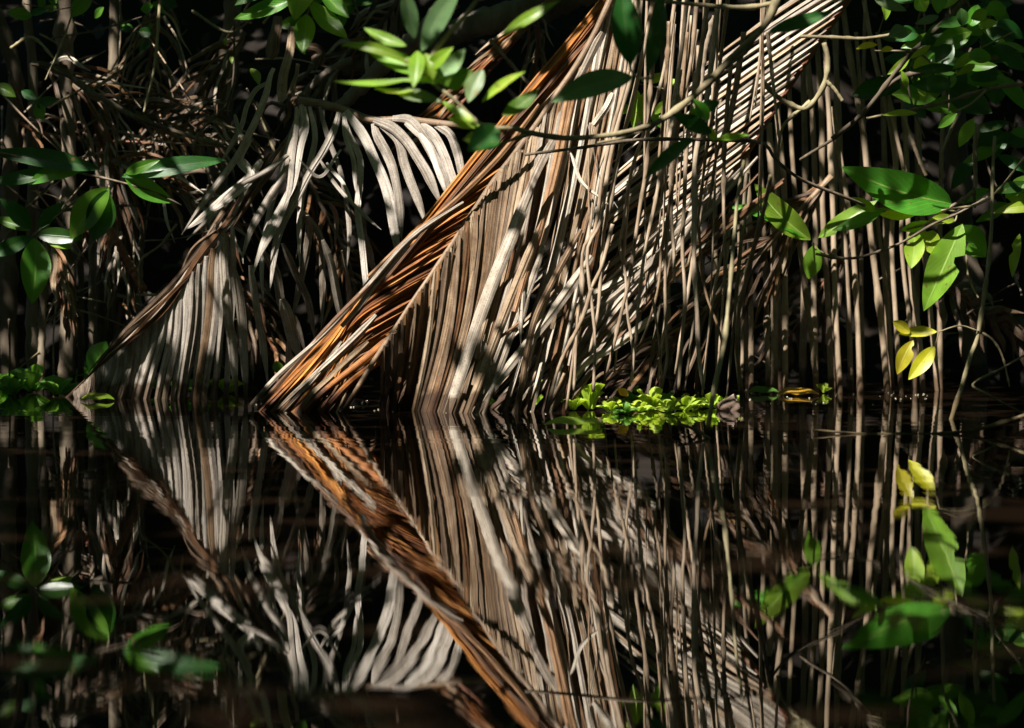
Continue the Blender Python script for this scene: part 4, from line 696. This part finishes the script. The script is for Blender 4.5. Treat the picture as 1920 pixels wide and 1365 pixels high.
bush('dense dark leaves filling the upper right corner', 6.9, 1730, 1940, -20, 210, 46, [G_DARK, G_DARK, G_DARK, G_DARK, G_MID, G_MID], 3)
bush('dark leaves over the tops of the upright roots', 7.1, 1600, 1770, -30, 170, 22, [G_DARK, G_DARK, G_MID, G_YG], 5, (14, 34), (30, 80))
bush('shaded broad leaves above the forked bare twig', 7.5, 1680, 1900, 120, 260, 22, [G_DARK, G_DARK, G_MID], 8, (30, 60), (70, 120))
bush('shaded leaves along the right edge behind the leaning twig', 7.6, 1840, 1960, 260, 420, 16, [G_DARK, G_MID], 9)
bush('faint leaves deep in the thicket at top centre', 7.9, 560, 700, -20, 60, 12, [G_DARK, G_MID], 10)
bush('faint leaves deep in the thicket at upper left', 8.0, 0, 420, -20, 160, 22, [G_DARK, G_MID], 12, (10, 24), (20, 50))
random.seed(21)
cluster('bright young leaves catching sun in the upper right', 6.7, [([(1900, 60), (1830, 95), (1790, 125)], 3, 2)], [(1825, 222, 1798, 276, 28, G_BRIGHT), (1830, 96, 1786, 130, 20, G_BRIGHT), (1828, 120, 1792, 142, 16, G_BRIGHT), (1800, -5, 1755, 15, 20, G_BRIGHT), (1760, 30, 1715, 45, 18, G_GREY), (1700, 55, 1665, 70, 30, G_GREY), (1850, 20, 1820, 35, 26, G_BRIGHT), (1870, 42, 1835, 52, 18, G_YG), (1645, 84, 1605, 92, 14, G_YEL), (1675, 92, 1650, 96, 12, G_YEL), (1745, 85, 1706, 110, 14, G_YG), (1720, 212, 1655, 216, 14, G_YG), (1640, 0, 1700, 20, 24, G_GREY), (1885, 78, 1870, 80, 14, G_YG)], group='leafy twigs')

# ------------------------------------------------------------------ WATER LETTUCE
def rosette(px, py, rpx, mat, label, n=8, tall=.6, group='water lettuce plants'):
    D = 2640/(py-HY); c = P(px, py, D); c.z = 0; t = thing('water_lettuce', c, label, 'water plant', group); r = M(rpx, D); a0 = rnd(0, 6)
    for k in range(n):
        a = a0+2*math.pi*k/n+rnd(-.25, .25); inner = k % 3 == 2; el = min(1.35, rnd(.35, .7)*(.7+tall)+(.4 if inner else 0)); L_ = r*rnd(.8, 1.1)*(.75 if inner else 1)
        dr = Vector((math.cos(a)*math.cos(el), math.sin(a)*math.cos(el), math.sin(el))); sd = Vector((-math.sin(a), math.cos(a), 0)); nm = dr.cross(sd)*-1
        V = []; U = []; nv, nu = 10, 8; wd = L_*rnd(.62, .85); ph = rnd(0, 6)
        for i in range(nv):
            v = i/(nv-1); pw = (.16+.84*math.sin(min(1, v*1.05)*math.pi/2)**1.3)*(1 if v < .82 else math.sqrt(max(.05, 1-((v-.82)/.2)**2)))
            cc = c+dr*L_*v+Vector((0, 0, 1))*L_*(.12*math.sin(v*2.5)-.22*v*v*(0 if inner else 1))+Vector((0, 0, .002))
            for q in range(nu+1):
                u = q/nu*2-1; V.append(cc+sd*u*wd*.5*pw+nm*(.16*u*u+.03*math.cos(u*9)+.05*math.sin(v*7+ph)*u)*wd); U.append((u*.5+.5, v))
        V = [Vector((p[0], p[1], max(p[2], .0015+.0003*k))) for p in V]
        f = [(i*(nu+1)+q, i*(nu+1)+q+1, (i+1)*(nu+1)+q+1, (i+1)*(nu+1)+q) for i in range(nv-1) for q in range(nu)]
        mk('leaf', V, f, mat, t, U)
    return t
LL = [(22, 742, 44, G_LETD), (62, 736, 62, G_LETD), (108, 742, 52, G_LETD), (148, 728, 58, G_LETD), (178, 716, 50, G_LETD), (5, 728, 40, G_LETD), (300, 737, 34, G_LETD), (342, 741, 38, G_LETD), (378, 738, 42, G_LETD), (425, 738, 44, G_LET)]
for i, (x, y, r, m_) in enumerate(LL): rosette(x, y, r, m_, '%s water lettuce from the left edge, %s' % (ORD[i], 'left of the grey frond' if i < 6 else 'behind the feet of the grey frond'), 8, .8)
cluster('round green leaf standing up behind the left frond midrib', 7.6, [], [(168, 700, 200, 640, 52, G_MID, dict(roll=.2, peak=.55)), (520, 700, 518, 676, 22, G_MID)], name='round_leaf', category='leaf')
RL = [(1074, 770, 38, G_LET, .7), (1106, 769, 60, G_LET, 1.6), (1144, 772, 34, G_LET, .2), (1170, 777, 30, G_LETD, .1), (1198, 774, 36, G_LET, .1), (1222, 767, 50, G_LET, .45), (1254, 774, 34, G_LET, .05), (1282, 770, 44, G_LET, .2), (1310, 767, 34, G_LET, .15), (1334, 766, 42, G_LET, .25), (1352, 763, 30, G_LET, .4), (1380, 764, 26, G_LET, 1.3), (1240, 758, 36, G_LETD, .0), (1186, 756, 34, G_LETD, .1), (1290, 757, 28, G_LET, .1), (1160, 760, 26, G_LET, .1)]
for i, (x, y, r, m_, tl) in enumerate(sorted(RL)): rosette(x, y, r, m_, '%s from left of the bright sunlit water lettuce right of the big frond' % ORD[i], 9, tl)
for i, (x, y, r) in enumerate([(740, 748, 24), (790, 742, 22), (828, 745, 28), (893, 752, 28), (915, 738, 24), (1010, 736, 26), (1545, 738, 22), (1190, 738, 16)]):
    rosette(x, y, r, G_LET, '%s from left of the small lettuce peeping between the fronds and roots' % ORD[i], 6, 1.2)
def flat_leaf(x0, x1, y, wpx, mat, label, nm='floating_leaf'):
    D = 2640/(y-HY); a = P(x0, y, D); b = P(x1, y, D); a.z = b.z = .003; V = []; U = []
    for i in range(16):
        v = i/15; pr = max(math.sin(math.pi*v**.9)**.8, .02); cc = a.lerp(b, v)
        for k in range(7):
            u = k/6*2-1; V.append((cc[0], cc[1]+u*wpx*pr*.5, .003+.013*pr*(u*.5+.5)+.003*math.sin(v*6)**2)); U.append((u*.5+.5, v))
    f = [(i*7+k, (i+1)*7+k, (i+1)*7+k+1, i*7+k+1) for i in range(15) for k in range(6)]
    tagset(mk(nm, V, f, mat, None, U, a), label, 'leaf')
flat_leaf(1456, 1536, 742, .05, G_AMB, 'amber fallen leaf floating flat between the upright roots')
flat_leaf(1020, 1135, 799, .02, G_LET, 'thin green blade floating in front of the bright lettuce', 'floating_leaf')
flat_leaf(1400, 1462, 739, .02, G_LETD, 'narrow green blade floating at the foot of the upright roots', 'floating_leaf')
flat_leaf(150, 215, 752, .03, G_YG, 'yellowing leaf floating at the tip of the grey frond')
leafo = cluster('small orange yellow leaf resting on the bright lettuce', 7.0, [], [(1178, 742, 1158, 728, 16, G_AMB, {})], name='fallen_leaf', category='leaf')

# floating specks and bubbles gathered where the leaflets meet the water
def specks():
    V = []; Fc = []
    for _ in range(260):
        x = rnd(480, 1780); yy = (768 if x < 1040 else 745)+random.gauss(0, 9)-(8 if x < 800 and x < 1040 else 0); 
        if yy < 728: continue
        D = 2640/(yy-HY); c = P(x, yy, D); r = rnd(.0005, .0018); b = len(V)
        for i in range(3):
            for k in range(6):
                a = k*math.pi/3; e = i*.5; V.append((c[0]+math.cos(a)*r*math.cos(e)*1.5, c[1]+math.sin(a)*r*math.cos(e)*1.5, .0006+math.sin(e)*r))
        for i in range(2):
            for k in range(6): Fc.append((b+i*6+k, b+i*6+(k+1) % 6, b+(i+1)*6+(k+1) % 6, b+(i+1)*6+k))
        Fc.append(tuple(b+12+k for k in range(6)))
    o = mk('floating_specks', V, Fc, m_speck, origin=(0, 7, 0)); o['kind'] = 'stuff'
m_speck, nt_, b_, _o = newmat('speck'); b_.inputs['Base Color'].default_value = (.3, .26, .18, 1); b_.inputs['Roughness'].default_value = .15
specks()
print('objects', len(bpy.data.objects))
